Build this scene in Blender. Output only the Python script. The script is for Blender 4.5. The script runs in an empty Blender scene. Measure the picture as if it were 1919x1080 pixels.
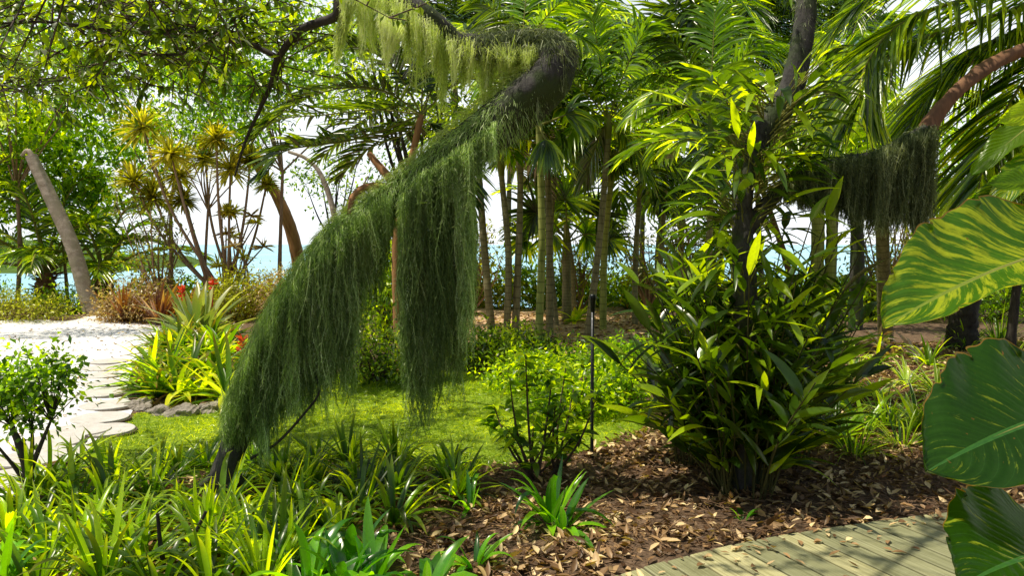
import bpy, math, random
import numpy as np
PI = math.pi
R = np.random.default_rng(7)
random.seed(7)
C = bpy.context.scene.collection
sc = bpy.context.scene

# ------------------------------------------------------------------ camera
F = 1450.0; CAMZ = 1.6; PITCH = math.atan(82.0 / F)
cam_d = bpy.data.cameras.new('camera'); cam = bpy.data.objects.new('camera', cam_d); C.objects.link(cam)
cam.location = (0, 0, CAMZ); cam.rotation_euler = (PI / 2 - PITCH, 0, 0)
cam_d.sensor_width = 36; cam_d.lens = 36 * F / 1919.0; cam_d.clip_start = 0.05; cam_d.clip_end = 9000
sc.camera = cam
cp, sp = math.cos(PITCH), math.sin(PITCH)

def at(px, py, Y):
    u = (px - 959.5) / F; v = (540 - py) / F
    d = np.array([u, v * sp + cp, v * cp - sp])
    return np.array([0, 0, CAMZ]) + d * (Y / d[1])

def terr(x, y):
    x = np.asarray(x, float); y = np.asarray(y, float)
    z = 0.035 * np.sin(x * 1.1 + 0.5) * np.cos(y * 0.8) + 0.02 * np.sin(x * 2.7 + y * 1.9)
    z = z * np.clip((y - 3.6) / 2, 0.15, 1)
    s = np.clip((y - 19) / 14, 0, 1)
    return z - 2.2 * s * s * (3 - 2 * s)

def G(px, py):
    p = at(px, py, 10.0); d = p - np.array([0, 0, CAMZ])
    t = CAMZ / -d[2]
    q = d * t
    return np.array([q[0], q[1], float(terr(q[0], q[1]))])

def gz(x, y): return np.array([x, y, float(terr(x, y))])

# ------------------------------------------------------------------ numpy mesh kit
def nrm(a): return a / np.maximum(np.linalg.norm(a, axis=-1, keepdims=True), 1e-9)

PROF = {
    'lance': lambda t: np.sin(PI * np.clip(t, 0, 1) ** 0.75) ** 0.8 + 0.02,
    'strap': lambda t: (0.55 + 0.45 * np.minimum(t * 5, 1)) * np.clip((1 - t) * 2.6, 0, 1) ** 0.7 + 0.01,
    'leaflet': lambda t: np.clip(t * 6, 0.25, 1) * (1 - t ** 2.2) + 0.02,
    'oval': lambda t: np.sqrt(np.clip(1 - (2 * t - 1) ** 2, 0, 1)) + 0.02,
    'bat': lambda t: np.sin(PI * np.clip(0.04 + 0.96 * t, 0, 1) ** 1.25) ** 0.7 + 0.02,
    'hair': lambda t: 1.0 - 0.6 * t,
}

class MB:
    def __init__(s): s.v = []; s.f = []; s.m = []; s.a = []; s.n = 0
    def add(s, v, f, m=0, a=None):
        v = np.asarray(v, np.float32).reshape(-1, 3); f = np.asarray(f, np.int64).reshape(-1, 4)
        s.v.append(v); s.f.append(f + s.n); s.m.append(np.full(len(f), m, np.int32))
        s.a.append(np.zeros((len(v), 3), np.float32) if a is None else np.asarray(a, np.float32).reshape(-1, 3))
        s.n += len(v)
    def build(s, name, mats, parent=None, loc=None, smooth=True):
        if not isinstance(mats, (list, tuple)): mats = [mats]
        v = np.concatenate(s.v); f = np.concatenate(s.f); m = np.concatenate(s.m); a = np.concatenate(s.a)
        if parent is not None and '_o' not in parent: parent['_o'] = list(parent.parent['_o']) if parent.parent is not None else [0., 0., 0.]
        o0 = np.array(parent['_o'] if parent is not None and loc is None else (loc if loc is not None else (0, 0, 0)), np.float32)
        v = v - o0
        me = bpy.data.meshes.new(name)
        tri = f[:, 3] == f[:, 2]
        me.vertices.add(len(v)); me.vertices.foreach_set('co', v.ravel())
        cnt = np.where(tri, 3, 4); start = np.concatenate([[0], np.cumsum(cnt)[:-1]])
        keep = np.ones((len(f), 4), bool); keep[tri, 3] = False
        idx = f[keep]
        me.loops.add(len(idx)); me.loops.foreach_set('vertex_index', idx.astype(np.int32))
        me.polygons.add(len(f)); me.polygons.foreach_set('loop_start', start.astype(np.int32))
        me.polygons.foreach_set('material_index', m)
        me.polygons.foreach_set('use_smooth', np.full(len(f), smooth))
        at_ = me.attributes.new('lf', 'FLOAT_VECTOR', 'POINT'); at_.data.foreach_set('vector', a.ravel())
        me.update(calc_edges=True)
        for k in mats: me.materials.append(k)
        o = bpy.data.objects.new(name, me); C.objects.link(o)
        if parent is not None: o.parent = parent
        elif loc is not None: o.location = loc
        return o

def thing(name, label, cat, loc=(0, 0, 0), group=None):
    o = bpy.data.objects.new(name, None); C.objects.link(o)
    o.empty_display_size = 0.1; o.location = [float(k) for k in loc]; o['_o'] = [float(k) for k in loc]
    o['label'] = label; o['category'] = cat
    if group: o['group'] = group
    return o
def tag(o, label, cat, group=None):
    o['label'] = label; o['category'] = cat
    if group: o['group'] = group
    return o

def blades(mb, base, d, up, L, W, S=3, droop=0.3, fold=0.15, prof='lance', tint=None, m=0, wob=0.0, bend=1.0):
    base = np.atleast_2d(np.asarray(base, float)); N = len(base)
    d = nrm(np.broadcast_to(np.asarray(d, float), (N, 3)).copy()); up = np.broadcast_to(np.asarray(up, float), (N, 3))
    L = np.broadcast_to(np.asarray(L, float), (N,)); W = np.broadcast_to(np.asarray(W, float), (N,))
    droop = np.broadcast_to(np.asarray(droop, float), (N,))
    if tint is None: tint = R.random(N)
    tint = np.broadcast_to(tint, (N,))
    side = np.cross(d, up); bad = np.linalg.norm(side, axis=1) < 1e-3
    side[bad] = np.array([1.0, 0, 0]); side = nrm(side)
    T = np.linspace(0, 1, S + 1)
    pts = np.zeros((N, S + 1, 3)); dirs = np.zeros((N, S + 1, 3))
    pts[:, 0] = base; cur = d.copy(); dirs[:, 0] = d
    g = np.array([0, 0, -1.0])
    wv = R.normal(0, 1, (N, 3)) * wob
    for k in range(1, S + 1):
        cur = nrm(d + g * (droop * (T[k] ** bend) * 1.6)[:, None] + wv * T[k])
        pts[:, k] = pts[:, k - 1] + cur * (L / S)[:, None]; dirs[:, k] = cur
    if S > 1: dirs[:, 0] = nrm(d * 0.8 + dirs[:, 1] * 0.2)
    sd = side[:, None, :] - (side[:, None, :] * dirs).sum(-1, keepdims=True) * dirs; sd = nrm(sd)
    nn = np.cross(sd, dirs)
    w = PROF[prof](T)[None, :] * W[:, None] * 0.5
    if fold is None:
        v = np.stack([pts - sd * w[..., None], pts + sd * w[..., None]], 2); K = 2; ac = [-1, 1]
    else:
        lift = nn * (w * fold * 2)[..., None]
        v = np.stack([pts - sd * w[..., None] + lift, pts, pts + sd * w[..., None] + lift], 2); K = 3; ac = [-1, 0, 1]
    a = np.zeros((N, S + 1, K, 3)); a[..., 0] = tint[:, None, None]; a[..., 1] = np.array(ac)[None, None, :]; a[..., 2] = T[None, :, None]
    s_, c_ = np.meshgrid(np.arange(S), np.arange(K - 1), indexing='ij')
    q = np.stack([s_ * K + c_, s_ * K + c_ + 1, (s_ + 1) * K + c_ + 1, (s_ + 1) * K + c_], -1).reshape(-1, 4)
    f = (np.arange(N) * (S + 1) * K)[:, None, None] + q[None]
    mb.add(v, f, m, a)

def spline(P, n):
    P = np.asarray(P, float)
    if len(P) == 2: return P[0] + (P[1] - P[0]) * np.linspace(0, 1, n)[:, None]
    Q = np.vstack([2 * P[0] - P[1], P, 2 * P[-1] - P[-2]]); out = []
    u = np.linspace(0, len(P) - 1 - 1e-6, n)
    for x in u:
        i = int(x); t = x - i; p0, p1, p2, p3 = Q[i:i + 4]
        out.append(0.5 * ((2 * p1) + (-p0 + p2) * t + (2 * p0 - 5 * p1 + 4 * p2 - p3) * t * t + (-p0 + 3 * p1 - 3 * p2 + p3) * t ** 3))
    return np.array(out)

def tube(mb, P, rad, ns=10, n=None, m=0, rough=0.0, rings=0.0, ring_n=30, tint=None, lump=0.0, cap=True):
    P = np.asarray(P, float); n = n or max(len(P) * 6, 6)
    Q = spline(P, n); rr = np.interp(np.linspace(0, 1, n), np.linspace(0, 1, len(rad)), rad)
    T = nrm(np.gradient(Q, axis=0)); X = np.zeros_like(T)
    a = np.array([1.0, 0, 0]) if abs(T[0][0]) < 0.8 else np.array([0, 1.0, 0])
    for i in range(n):
        a = a - a.dot(T[i]) * T[i]; a = a / np.linalg.norm(a); X[i] = a
    Y = np.cross(T, X); th = np.linspace(0, 2 * PI, ns, endpoint=False)
    ph = R.random(6) * 6
    rad2 = rr[:, None] * (1 + rough * R.normal(0, 1, (n, ns)))
    if lump: rad2 = rad2 * (1 + lump * np.sin(th[None] * 3 + ph[0] + np.linspace(0, 9, n)[:, None]) + lump * np.sin(th[None] * 2 + ph[1] - np.linspace(0, 14, n)[:, None]))
    if rings: rad2 = rad2 * (1 + rings * (np.cos(np.linspace(0, 2 * PI * ring_n, n)) > 0.6))[:, None]
    v = Q[:, None] + X[:, None] * (np.cos(th)[None, :, None] * rad2[..., None]) + Y[:, None] * (np.sin(th)[None, :, None] * rad2[..., None])
    i, j = np.meshgrid(np.arange(n - 1), np.arange(ns), indexing='ij')
    f = np.stack([i * ns + j, i * ns + (j + 1) % ns, (i + 1) * ns + (j + 1) % ns, (i + 1) * ns + j], -1).reshape(-1, 4)
    at_ = np.zeros((n, ns, 3)); at_[..., 0] = R.random() if tint is None else tint; at_[..., 1] = th / (2 * PI); at_[..., 2] = np.linspace(0, 1, n)[:, None]
    mb.add(v, f, m, at_)
    if cap:
        c = np.vstack([v[-1], Q[-1][None]]); 
        fc = [[k, (k + 1) % ns, ns, ns] for k in range(ns)]
        mb.add(c, fc, m, np.full((ns + 1, 3), 0.5))
    return Q

def sticks(mb, A, B, ra, rb, m=0, tint=None):
    A = np.atleast_2d(A); B = np.atleast_2d(B); N = len(A)
    if N == 0: return
    d = nrm(B - A); r = np.tile([0.3, 0.7, 0.64], (N, 1)); X = nrm(np.cross(d, r)); Y = np.cross(d, X)
    ra = np.broadcast_to(ra, (N,)); rb = np.broadcast_to(rb, (N,)); v = []
    for P, rr in ((A, ra), (B, rb)):
        for k in range(3):
            th = 2 * PI * k / 3; v.append(P + (X * math.cos(th) + Y * math.sin(th)) * rr[:, None])
    v = np.stack(v, 1)
    q = np.array([[0, 1, 4, 3], [1, 2, 5, 4], [2, 0, 3, 5]])
    a = np.zeros((N, 6, 3)); a[..., 0] = (R.random(N) if tint is None else np.full(N, tint))[:, None]; a[:, 3:, 2] = 1
    mb.add(v, (np.arange(N) * 6)[:, None, None] + q[None], m, a)

def rdir(n, zlo=-1, zhi=1):
    z = R.uniform(zlo, zhi, n); a = R.uniform(0, 2 * PI, n); s = np.sqrt(1 - z * z)
    return np.stack([s * np.cos(a), s * np.sin(a), z], 1)

# palm frond along a given rachis polyline
def frond(mb, P, nl=36, LL=0.5, LW=0.035, droop=0.35, ang=55, rr=0.012, m_leaf=0, m_stem=1, start=0.14, vee=0.35, S=4, upv=(0, 0, 1), jit=0.08, tint=None, torn=0.04, fullness=1.0):
    n = nl; Q = spline(P, 40); tube(mb, P, [rr, rr * 0.7, rr * 0.3], ns=5, n=16, m=m_stem)
    tt = np.linspace(start, 0.99, n); 
    def samp(t): return np.stack([np.interp(t, np.linspace(0, 1, 40), Q[:, k]) for k in range(3)], 1)
    T0 = nrm(np.gradient(Q, axis=0)); 
    for s in (-1, 1):
        t = np.clip(tt + R.normal(0, 0.004, n), start, 0.995); b = samp(t)
        T = nrm(np.stack([np.interp(t, np.linspace(0, 1, 40), T0[:, k]) for k in range(3)], 1))
        U = np.broadcast_to(np.array(upv, float), T.shape); sd = nrm(np.cross(T, U)) * s; N_ = nrm(np.cross(np.cross(T, U), T))
        A = np.radians(ang + (-32) * ((t - start) / (1 - start)) ** 1.5 + R.normal(0, 4, n))
        d = sd * np.sin(A)[:, None] + T * np.cos(A)[:, None] + N_ * vee + R.normal(0, jit, (n, 3))
        x = (t - start) / (1 - start)
        L = LL * (0.45 + 0.75 * np.sin(PI * np.clip(x * 0.85 + 0.12, 0, 1))) * R.uniform(0.85, 1.1, n) * fullness
        keep = R.random(n) > torn
        blades(mb, b[keep], d[keep], N_[keep] + R.normal(0, 0.25, (keep.sum(), 3)), L[keep], LW, S=S, droop=droop * R.uniform(0.6, 1.4, keep.sum()), fold=0.25, prof='leaflet', m=m_leaf,
               tint=(R.random(keep.sum()) if tint is None else np.clip(tint + R.normal(0, 0.15, keep.sum()), 0, 1)))

def arc(base, az, el, L, droop, n=7, bend=1.4):
    base = np.asarray(base, float)
    d = np.array([math.cos(az) * math.cos(el), math.sin(az) * math.cos(el), math.sin(el)]); P = [base]
    for k in range(1, n):
        t = k / (n - 1); c = d + np.array([0, 0, -1]) * droop * 1.7 * t ** bend; c /= np.linalg.norm(c); P.append(P[-1] + c * L / (n - 1))
    return np.array(P)

# clumpy small-leaf foliage around points
def clumps(mb, pts, r, n, L, W, up=(0, 0, 1), S=2, droop=0.25, m=0, out=0.7, prof='lance', flat=0.75, tintc=0.3, fold=0.12):
    pts = np.atleast_2d(pts); K = len(pts); n = int(n)
    c = np.repeat(pts, n, 0); rr = np.broadcast_to(r, (K,)); rr = np.repeat(rr, n)
    o = R.normal(0, 0.5, (K * n, 3)); o[:, 2] *= flat; b = c + o * rr[:, None]
    d = nrm(nrm(o) * out + rdir(K * n) * 0.8 + np.array([0, 0, 0.1]))
    t = np.clip(np.repeat(R.random(K), n) * tintc * 2 + R.random(K * n) * (1 - tintc) - tintc * 0.3 + 0.12 * o[:, 2], 0, 1)
    blades(mb, b, d, nrm(np.array(up)[None] + R.normal(0, 0.5, (K * n, 3))), L * R.uniform(0.6, 1.25, K * n), W * R.uniform(0.7, 1.2, K * n), S=S, droop=droop, fold=fold, prof=prof, tint=t, m=m)

def ell_pts(c, rad, n, shell=0.5):
    d = rdir(n); q = R.uniform(shell, 1, n) ** 0.7
    return np.asarray(c) + d * np.asarray(rad) * q[:, None]

# ------------------------------------------------------------------ materials
def mat(name):
    m = bpy.data.materials.new(name); m.use_nodes = True; nt = m.node_tree; nt.nodes.clear()
    out = nt.nodes.new('ShaderNodeOutputMaterial'); return m, nt, out
def N(nt, t, **k):
    n = nt.nodes.new(t)
    for a, b in k.items():
        if a.startswith('i_'): n.inputs[a[2:].replace('_', ' ')].default_value = b
        else: setattr(n, a, b)
    return n
def rgb(c): return (c[0], c[1], c[2], 1)
def ramp(nt, fac, stops):
    r = nt.nodes.new('ShaderNodeValToRGB'); e = r.color_ramp.elements
    while len(e) < len(stops): e.new(0.5)
    for k, (p, c) in enumerate(stops): e[k].position = p; e[k].color = rgb(c)
    nt.links.new(fac, r.inputs[0]); return r.outputs[0]
def mixc(nt, f, a, b, mode='MIX'):
    n = nt.nodes.new('ShaderNodeMix'); n.data_type = 'RGBA'; n.blend_type = mode
    for s, v in ((n.inputs[0], f), (n.inputs[6], a), (n.inputs[7], b)):
        if hasattr(v, 'is_output'): nt.links.new(v, s)
        else: s.default_value = rgb(v) if isinstance(v, (tuple, list)) else v
    return n.outputs[2]
def mth(nt, op, a, b=0.0):
    n = nt.nodes.new('ShaderNodeMath'); n.operation = op
    for s, v in ((n.inputs[0], a), (n.inputs[1], b)):
        if hasattr(v, 'is_output'): nt.links.new(v, s)
        else: s.default_value = v
    return n.outputs[0]
def lfsep(nt):
    a = N(nt, 'ShaderNodeAttribute', attribute_name='lf'); s = nt.nodes.new('ShaderNodeSeparateXYZ'); nt.links.new(a.outputs['Vector'], s.inputs[0]); return s.outputs
def noise(nt, scale, detail=3, rough=0.6, vec=None, dim='3D'):
    n = N(nt, 'ShaderNodeTexNoise'); n.inputs['Scale'].default_value = scale; n.inputs['Detail'].default_value = detail; n.inputs['Roughness'].default_value = rough
    if vec is None:
        g = nt.nodes.new('ShaderNodeNewGeometry'); vec = g.outputs['Position']
    nt.links.new(vec, n.inputs['Vector']); return n

def leaf_shader(nt, out, col, tcol, tr=0.45, gl=0.07, rough=0.35, bump=None):
    L = nt.links
    df = nt.nodes.new('ShaderNodeBsdfDiffuse'); tl = nt.nodes.new('ShaderNodeBsdfTranslucent'); g = nt.nodes.new('ShaderNodeBsdfGlossy'); g.inputs['Roughness'].default_value = rough * .85
    g.inputs['Color'].default_value = (1, 0.98, 0.85, 1)
    L.new(col, df.inputs[0]); L.new(tcol, tl.inputs[0])
    m1 = nt.nodes.new('ShaderNodeMixShader'); m1.inputs[0].default_value = tr; L.new(df.outputs[0], m1.inputs[1]); L.new(tl.outputs[0], m1.inputs[2])
    fr = nt.nodes.new('ShaderNodeLayerWeight'); fr.inputs[0].default_value = 0.25
    k = mth(nt, 'MULTIPLY', fr.outputs['Fresnel'], gl * 1.8); k = mth(nt, 'ADD', k, gl * 0.5)
    m2 = nt.nodes.new('ShaderNodeMixShader'); L.new(k, m2.inputs[0]); L.new(m1.outputs[0], m2.inputs[1]); L.new(g.outputs[0], m2.inputs[2])
    if bump is not None:
        for n in (df, tl, g): L.new(bump, n.inputs['Normal'])
    L.new(m2.outputs[0], out.inputs[0])

LG = 1.0
def leaf_mat(name, dark, mid, lite, tr=0.45, tb=3.2, gl=0.07, rough=0.35, tip=None, edge=None, rib=None, tm=None):
    m, nt, out = mat(name); x, y, z = lfsep(nt)
    dark, mid, lite = [(c_[0] * a_, c_[1] * b_, c_[2] * 0.45) if (c_[1] > c_[0] and 'moss' not in name and name != 'bromeliad_leaf') else c_ for c_, a_, b_ in ((dark, .8, .7), (mid, 1.3, 1.0), (lite, 2.1, 1.65))]
    c = ramp(nt, x, [(0.05, dark), (0.6, mid), (0.97, lite)])
    if tip: c = mixc(nt, mth(nt, 'MULTIPLY', mth(nt, 'POWER', z, 5.0), 0.8), c, tip)
    ay = mth(nt, 'ABSOLUTE', y)
    if edge: c = mixc(nt, mth(nt, 'GREATER_THAN', ay, 0.75), c, edge)
    if rib: c = mixc(nt, mth(nt, 'LESS_THAN', ay, 0.13), c, rib)
    nz = noise(nt, 60, 2); c = mixc(nt, 0.35, c, mixc(nt, nz.outputs[0], (0.4, 0.4, 0.4), (1.6, 1.6, 1.6)), 'MULTIPLY')
    tm = tm or ((2.8, 2.2, 0.12) if tb > 1.95 else (1.7, 1.75, 0.15))
    t = mixc(nt, 1.0, c, (tb * tm[0], tb * tm[1], tb * tm[2]), 'MULTIPLY')
    leaf_shader(nt, out, c, t, tr, gl, rough); return m

def bark_mat(name, a, b, scale=14, stretch=0.25, bump=0.5, moss=None, rings=0):
    m, nt, out = mat(name); L = nt.links
    tc = nt.nodes.new('ShaderNodeNewGeometry'); mp = nt.nodes.new('ShaderNodeMapping'); mp.inputs['Scale'].default_value = (1, 1, stretch); L.new(tc.outputs['Position'], mp.inputs[0])
    n1 = noise(nt, scale, 6, 0.7, mp.outputs[0]); n2 = noise(nt, scale * 5, 4, 0.7, mp.outputs[0])
    f = mth(nt, 'ADD', mth(nt, 'MULTIPLY', n1.outputs[0], 0.65), mth(nt, 'MULTIPLY', n2.outputs[0], 0.35))
    c = ramp(nt, f, [(0.32, a), (0.5, tuple((p + q) / 2 for p, q in zip(a, b))), (0.68, b)])
    if rings:
        x, y, z = lfsep(nt); w = mth(nt, 'SINE', mth(nt, 'MULTIPLY', z, 2 * PI * rings)); k = mth(nt, 'MULTIPLY', mth(nt, 'GREATER_THAN', w, 0.9), 0.5)
        c = mixc(nt, k, c, tuple(v * 0.3 for v in a))
    if moss:
        n3 = noise(nt, 5, 4); k = ramp(nt, n3.outputs[0], [(0.45, (0, 0, 0)), (0.6, (1, 1, 1))]); c = mixc(nt, k, c, moss)
    bs = nt.nodes.new('ShaderNodeBsdfPrincipled'); L.new(c, bs.inputs['Base Color']); bs.inputs['Roughness'].default_value = 0.8
    bs.inputs['Specular IOR Level'].default_value = 0.25
    bp = nt.nodes.new('ShaderNodeBump'); bp.inputs['Strength'].default_value = bump; bp.inputs['Distance'].default_value = 0.02; L.new(f, bp.inputs['Height']); L.new(bp.outputs[0], bs.inputs['Normal'])
    L.new(bs.outputs[0], out.inputs[0]); return m

M = {}
M['strap'] = leaf_mat('strap_leaf', (0.012, 0.055, 0.006), (0.04, 0.13, 0.012), (0.14, 0.27, 0.02), tr=0.42, tb=2.6, gl=0.07, tip=(0.25, 0.3, 0.03))
M['broad'] = leaf_mat('broad_leaf', (0.012, 0.075, 0.012), (0.03, 0.15, 0.02), (0.08, 0.25, 0.03), tr=0.4, tb=2.4, gl=0.1, rough=0.28)
M['orchid'] = leaf_mat('orchid_leaf', (0.012, 0.04, 0.005), (0.04, 0.11, 0.01), (0.14, 0.26, 0.02), tr=0.4, tb=2.6, gl=0.09, rough=0.3)
M['palm'] = leaf_mat('palm_leaf', (0.012, 0.045, 0.004), (0.045, 0.12, 0.01), (0.15, 0.26, 0.02), tr=0.55, tb=2.8, gl=0.1, rough=0.3)
M['brightpalm'] = leaf_mat('bright_palm_leaf', (0.04, 0.12, 0.004), (0.12, 0.26, 0.01), (0.3, 0.42, 0.02), tr=0.5, tb=1.9, gl=0.08, rough=0.3)
M['darkpalm'] = leaf_mat('dark_palm_leaf', (0.008, 0.028, 0.004), (0.02, 0.06, 0.007), (0.06, 0.13, 0.015), tr=0.35, tb=2.2, gl=0.09, rough=0.3)
M['yelpalm'] = leaf_mat('yellow_leaf', (0.2, 0.2, 0.02), (0.46, 0.42, 0.05), (0.75, 0.64, 0.12), tr=0.5, tb=1.3, gl=0.06, tip=(0.4, 0.26, 0.05))
M['olive'] = leaf_mat('olive_leaf', (0.1, 0.11, 0.01), (0.28, 0.27, 0.03), (0.55, 0.48, 0.08), tr=0.5, tb=1.6, gl=0.05, tip=(0.35, 0.2, 0.04))
M['lime'] = leaf_mat('lime_leaf', (0.03, 0.1, 0.006), (0.11, 0.24, 0.012), (0.3, 0.42, 0.02), tr=0.5, tb=1.9, gl=0.05)
M['canopy'] = leaf_mat('canopy_leaf', (0.01, 0.035, 0.003), (0.04, 0.1, 0.008), (0.12, 0.22, 0.015), tr=0.5, tb=2.2, gl=0.05)
M['midleaf'] = leaf_mat('mid_leaf', (0.015, 0.06, 0.006), (0.045, 0.14, 0.012), (0.13, 0.27, 0.025), tr=0.45, tb=2.4, gl=0.06)
M['brom'] = leaf_mat('bromeliad_leaf', (0.1, 0.17, 0.05), (0.2, 0.28, 0.09), (0.55, 0.58, 0.2), tr=0.4, tb=1.3, gl=0.08, tip=(0.35, 0.25, 0.06), tm=(1.35, 1.45, .3))
M['bromy'] = leaf_mat('yellow_bromeliad_leaf', (0.03, 0.11, 0.01), (0.09, 0.24, 0.02), (0.32, 0.44, 0.05), tr=0.42, tb=1.6, gl=0.06, tip=(0.35, 0.12, 0.03))
M['red'] = leaf_mat('red_bract', (0.5, 0.02, 0.01), (0.75, 0.05, 0.02), (0.9, 0.15, 0.05), tr=0.3, tb=1.0)
M['bronze'] = leaf_mat('bronze_leaf', (0.1, 0.03, 0.02), (0.22, 0.08, 0.04), (0.4, 0.22, 0.1), tr=0.35, tb=1.4)
M['vari'] = leaf_mat('pale_striped_leaf', (0.05, 0.15, 0.02), (0.12, 0.26, 0.03), (0.25, 0.38, 0.06), tr=0.42, tb=1.8, edge=(0.55, 0.6, 0.3))
M['pink'] = leaf_mat('pale_pink_leaf', (0.5, 0.28, 0.24), (0.62, 0.48, 0.4), (0.7, 0.66, 0.5), tr=0.4, tb=1.0)
M['litter'] = leaf_mat('dry_leaf', (0.08, 0.038, 0.016), (0.42, 0.25, 0.11), (0.9, 0.68, 0.34), tr=0.12, tb=1.0, gl=0.04, rough=0.5)
M['grass'] = leaf_mat('grass_blade', (0.05, 0.14, 0.005), (0.2, 0.34, 0.01), (0.42, 0.52, 0.03), tr=0.4, tb=1.5, gl=0.04)
M['moss'] = leaf_mat('hanging_moss', (0.1, 0.15, 0.045), (0.36, 0.46, 0.16), (0.78, 0.82, 0.5), tr=0.35, tb=1.3, gl=0.01, rough=0.6, tm=(1.3, 1.6, .4))
M['mosspale'] = leaf_mat('pale_moss', (0.4, 0.48, 0.12), (0.75, 0.8, 0.3), (0.95, 0.95, 0.75), tr=0.5, tb=1.1, gl=0.01, rough=0.6, tm=(1.15, 1.25, .5))
M['mossdark'] = leaf_mat('grey_moss', (0.05, 0.07, 0.03), (0.18, 0.22, 0.09), (0.5, 0.54, 0.3), tr=0.3, tb=1.2, gl=0.01, rough=0.6, tm=(1.3, 1.3, .3))
M['scrub'] = leaf_mat('scrub_leaf', (0.05, 0.09, 0.01), (0.15, 0.2, 0.02), (0.36, 0.36, 0.06), tr=0.45, tb=1.7, gl=0.04)
M['deadleaf'] = leaf_mat('dead_leaf', (0.12, 0.06, 0.02), (0.3, 0.17, 0.07), (0.5, 0.36, 0.14), tr=0.25, tb=1.0, gl=.03)
M['straw'] = leaf_mat('straw_leaf', (0.22, 0.12, 0.05), (0.42, 0.28, 0.12), (0.6, 0.5, 0.25), tr=0.35, tb=1.1)

M['bark'] = bark_mat('dark_bark', (0.014, 0.011, 0.009), (0.09, 0.075, 0.055), 16, 0.3, 0.8)
M['barkgrey'] = bark_mat('grey_bark', (0.2, 0.14, 0.09), (0.7, 0.58, 0.44), 7, 1.6, 1.0, moss=(.36, .3, .2))
M['barkbrown'] = bark_mat('brown_bark', (0.1, 0.05, 0.025), (0.3, 0.15, 0.07), 10, 0.2, 0.5)
M['barkorange'] = bark_mat('orange_bark', (0.22, 0.09, 0.03), (0.48, 0.25, 0.1), 8, 0.15, 0.4)
M['barklichen'] = bark_mat('lichen_bark', (0.008, 0.007, 0.006), (0.12, 0.11, 0.09), 15, 0.5, 1.0, moss=(0.05, 0.07, 0.02))
M['stemgreen'] = bark_mat('green_stem', (0.16, 0.18, 0.03), (0.46, 0.46, 0.12), 12, 0.1, 0.3, rings=22)
M['stembrown'] = bark_mat('ringed_stem', (0.1, 0.085, 0.035), (0.38, 0.33, 0.17), 12, 0.2, 0.4, rings=26)
M['cane'] = bark_mat('cane', (0.03, 0.03, 0.008), (0.13, 0.12, 0.03), 20, 0.3, 0.2)
M['petiole'] = bark_mat('petiole', (0.13, 0.14, 0.02), (0.3, 0.28, 0.06), 20, 0.3, 0.2)
M['twig'] = bark_mat('twig', (0.03, 0.02, 0.013), (0.14, 0.09, 0.06), 25, 0.4, 0.4)
M['drytwig'] = bark_mat('dry_twig', (0.03, 0.015, 0.008), (0.4, 0.24, 0.12), 9, 0.6, 0.3)
M['paletwig'] = bark_mat('pale_twig', (0.2, 0.11, 0.06), (0.45, 0.3, 0.18), 25, 0.4, 0.4)

# ------------------------------------------------------------------ light
SUN_EL, SUN_AZ = 68.0, -98.0     # azimuth from +Y, clockwise
w = bpy.data.worlds.new('World'); sc.world = w; w.use_nodes = True; nt = w.node_tree; nt.nodes.clear()
wo = nt.nodes.new('ShaderNodeOutputWorld'); bg = nt.nodes.new('ShaderNodeBackground'); sky = nt.nodes.new('ShaderNodeTexSky')
sky.sky_type = 'NISHITA'; sky.sun_disc = False; sky.sun_elevation = math.radians(SUN_EL); sky.sun_rotation = math.radians(SUN_AZ)
sky.air_density = 1.0; sky.dust_density = 1.5; sky.ozone_density = 1.0
tc = nt.nodes.new('ShaderNodeTexCoord'); mp = nt.nodes.new('ShaderNodeMapping'); mp.inputs['Scale'].default_value = (1.5, 1.5, 4); nt.links.new(tc.outputs['Generated'], mp.inputs[0])
nz = noise(nt, 2.2, 6, 0.6, mp.outputs[0])
cl = ramp(nt, nz.outputs[0], [(0.45, (0, 0, 0)), (0.62, (1, 1, 1))])
mx = mixc(nt, mth(nt, 'MULTIPLY', cl, 0.35), sky.outputs[0], (7, 7.3, 7.8))
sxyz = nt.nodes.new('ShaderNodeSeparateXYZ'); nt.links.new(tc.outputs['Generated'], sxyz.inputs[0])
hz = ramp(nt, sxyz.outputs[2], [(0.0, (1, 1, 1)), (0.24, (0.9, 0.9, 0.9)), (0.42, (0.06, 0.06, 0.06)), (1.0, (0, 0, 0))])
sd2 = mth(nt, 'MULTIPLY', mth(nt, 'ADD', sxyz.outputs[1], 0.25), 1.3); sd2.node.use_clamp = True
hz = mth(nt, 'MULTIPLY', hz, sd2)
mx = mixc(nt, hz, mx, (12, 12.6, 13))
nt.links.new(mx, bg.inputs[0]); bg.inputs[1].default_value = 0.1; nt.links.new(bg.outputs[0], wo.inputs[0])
sl = bpy.data.lights.new('sun', 'SUN'); sl.energy = 5.0; sl.angle = math.radians(0.5); sl.color = (1, 0.94, 0.83)
so = bpy.data.objects.new('sun', sl); C.objects.link(so); so.location = (-10, 10, 20)
from mathutils import Vector
e, a_ = math.radians(SUN_EL), math.radians(SUN_AZ)
sd_ = Vector((math.sin(a_) * math.cos(e), math.cos(a_) * math.cos(e), math.sin(e)))
so.rotation_euler = sd_.to_track_quat('Z', 'Y').to_euler()
sc.view_settings.view_transform = 'Standard'; sc.view_settings.look = 'None'; sc.view_settings.exposure = 0
sc.cycles.max_bounces = 7; sc.cycles.diffuse_bounces = 4; sc.cycles.transmission_bounces = 4; sc.cycles.glossy_bounces = 2
sc.cycles.caustics_reflective = False; sc.cycles.caustics_refractive = False; sc.cycles.use_denoising = True
sc.cycles.sample_clamp_indirect = 6

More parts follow.
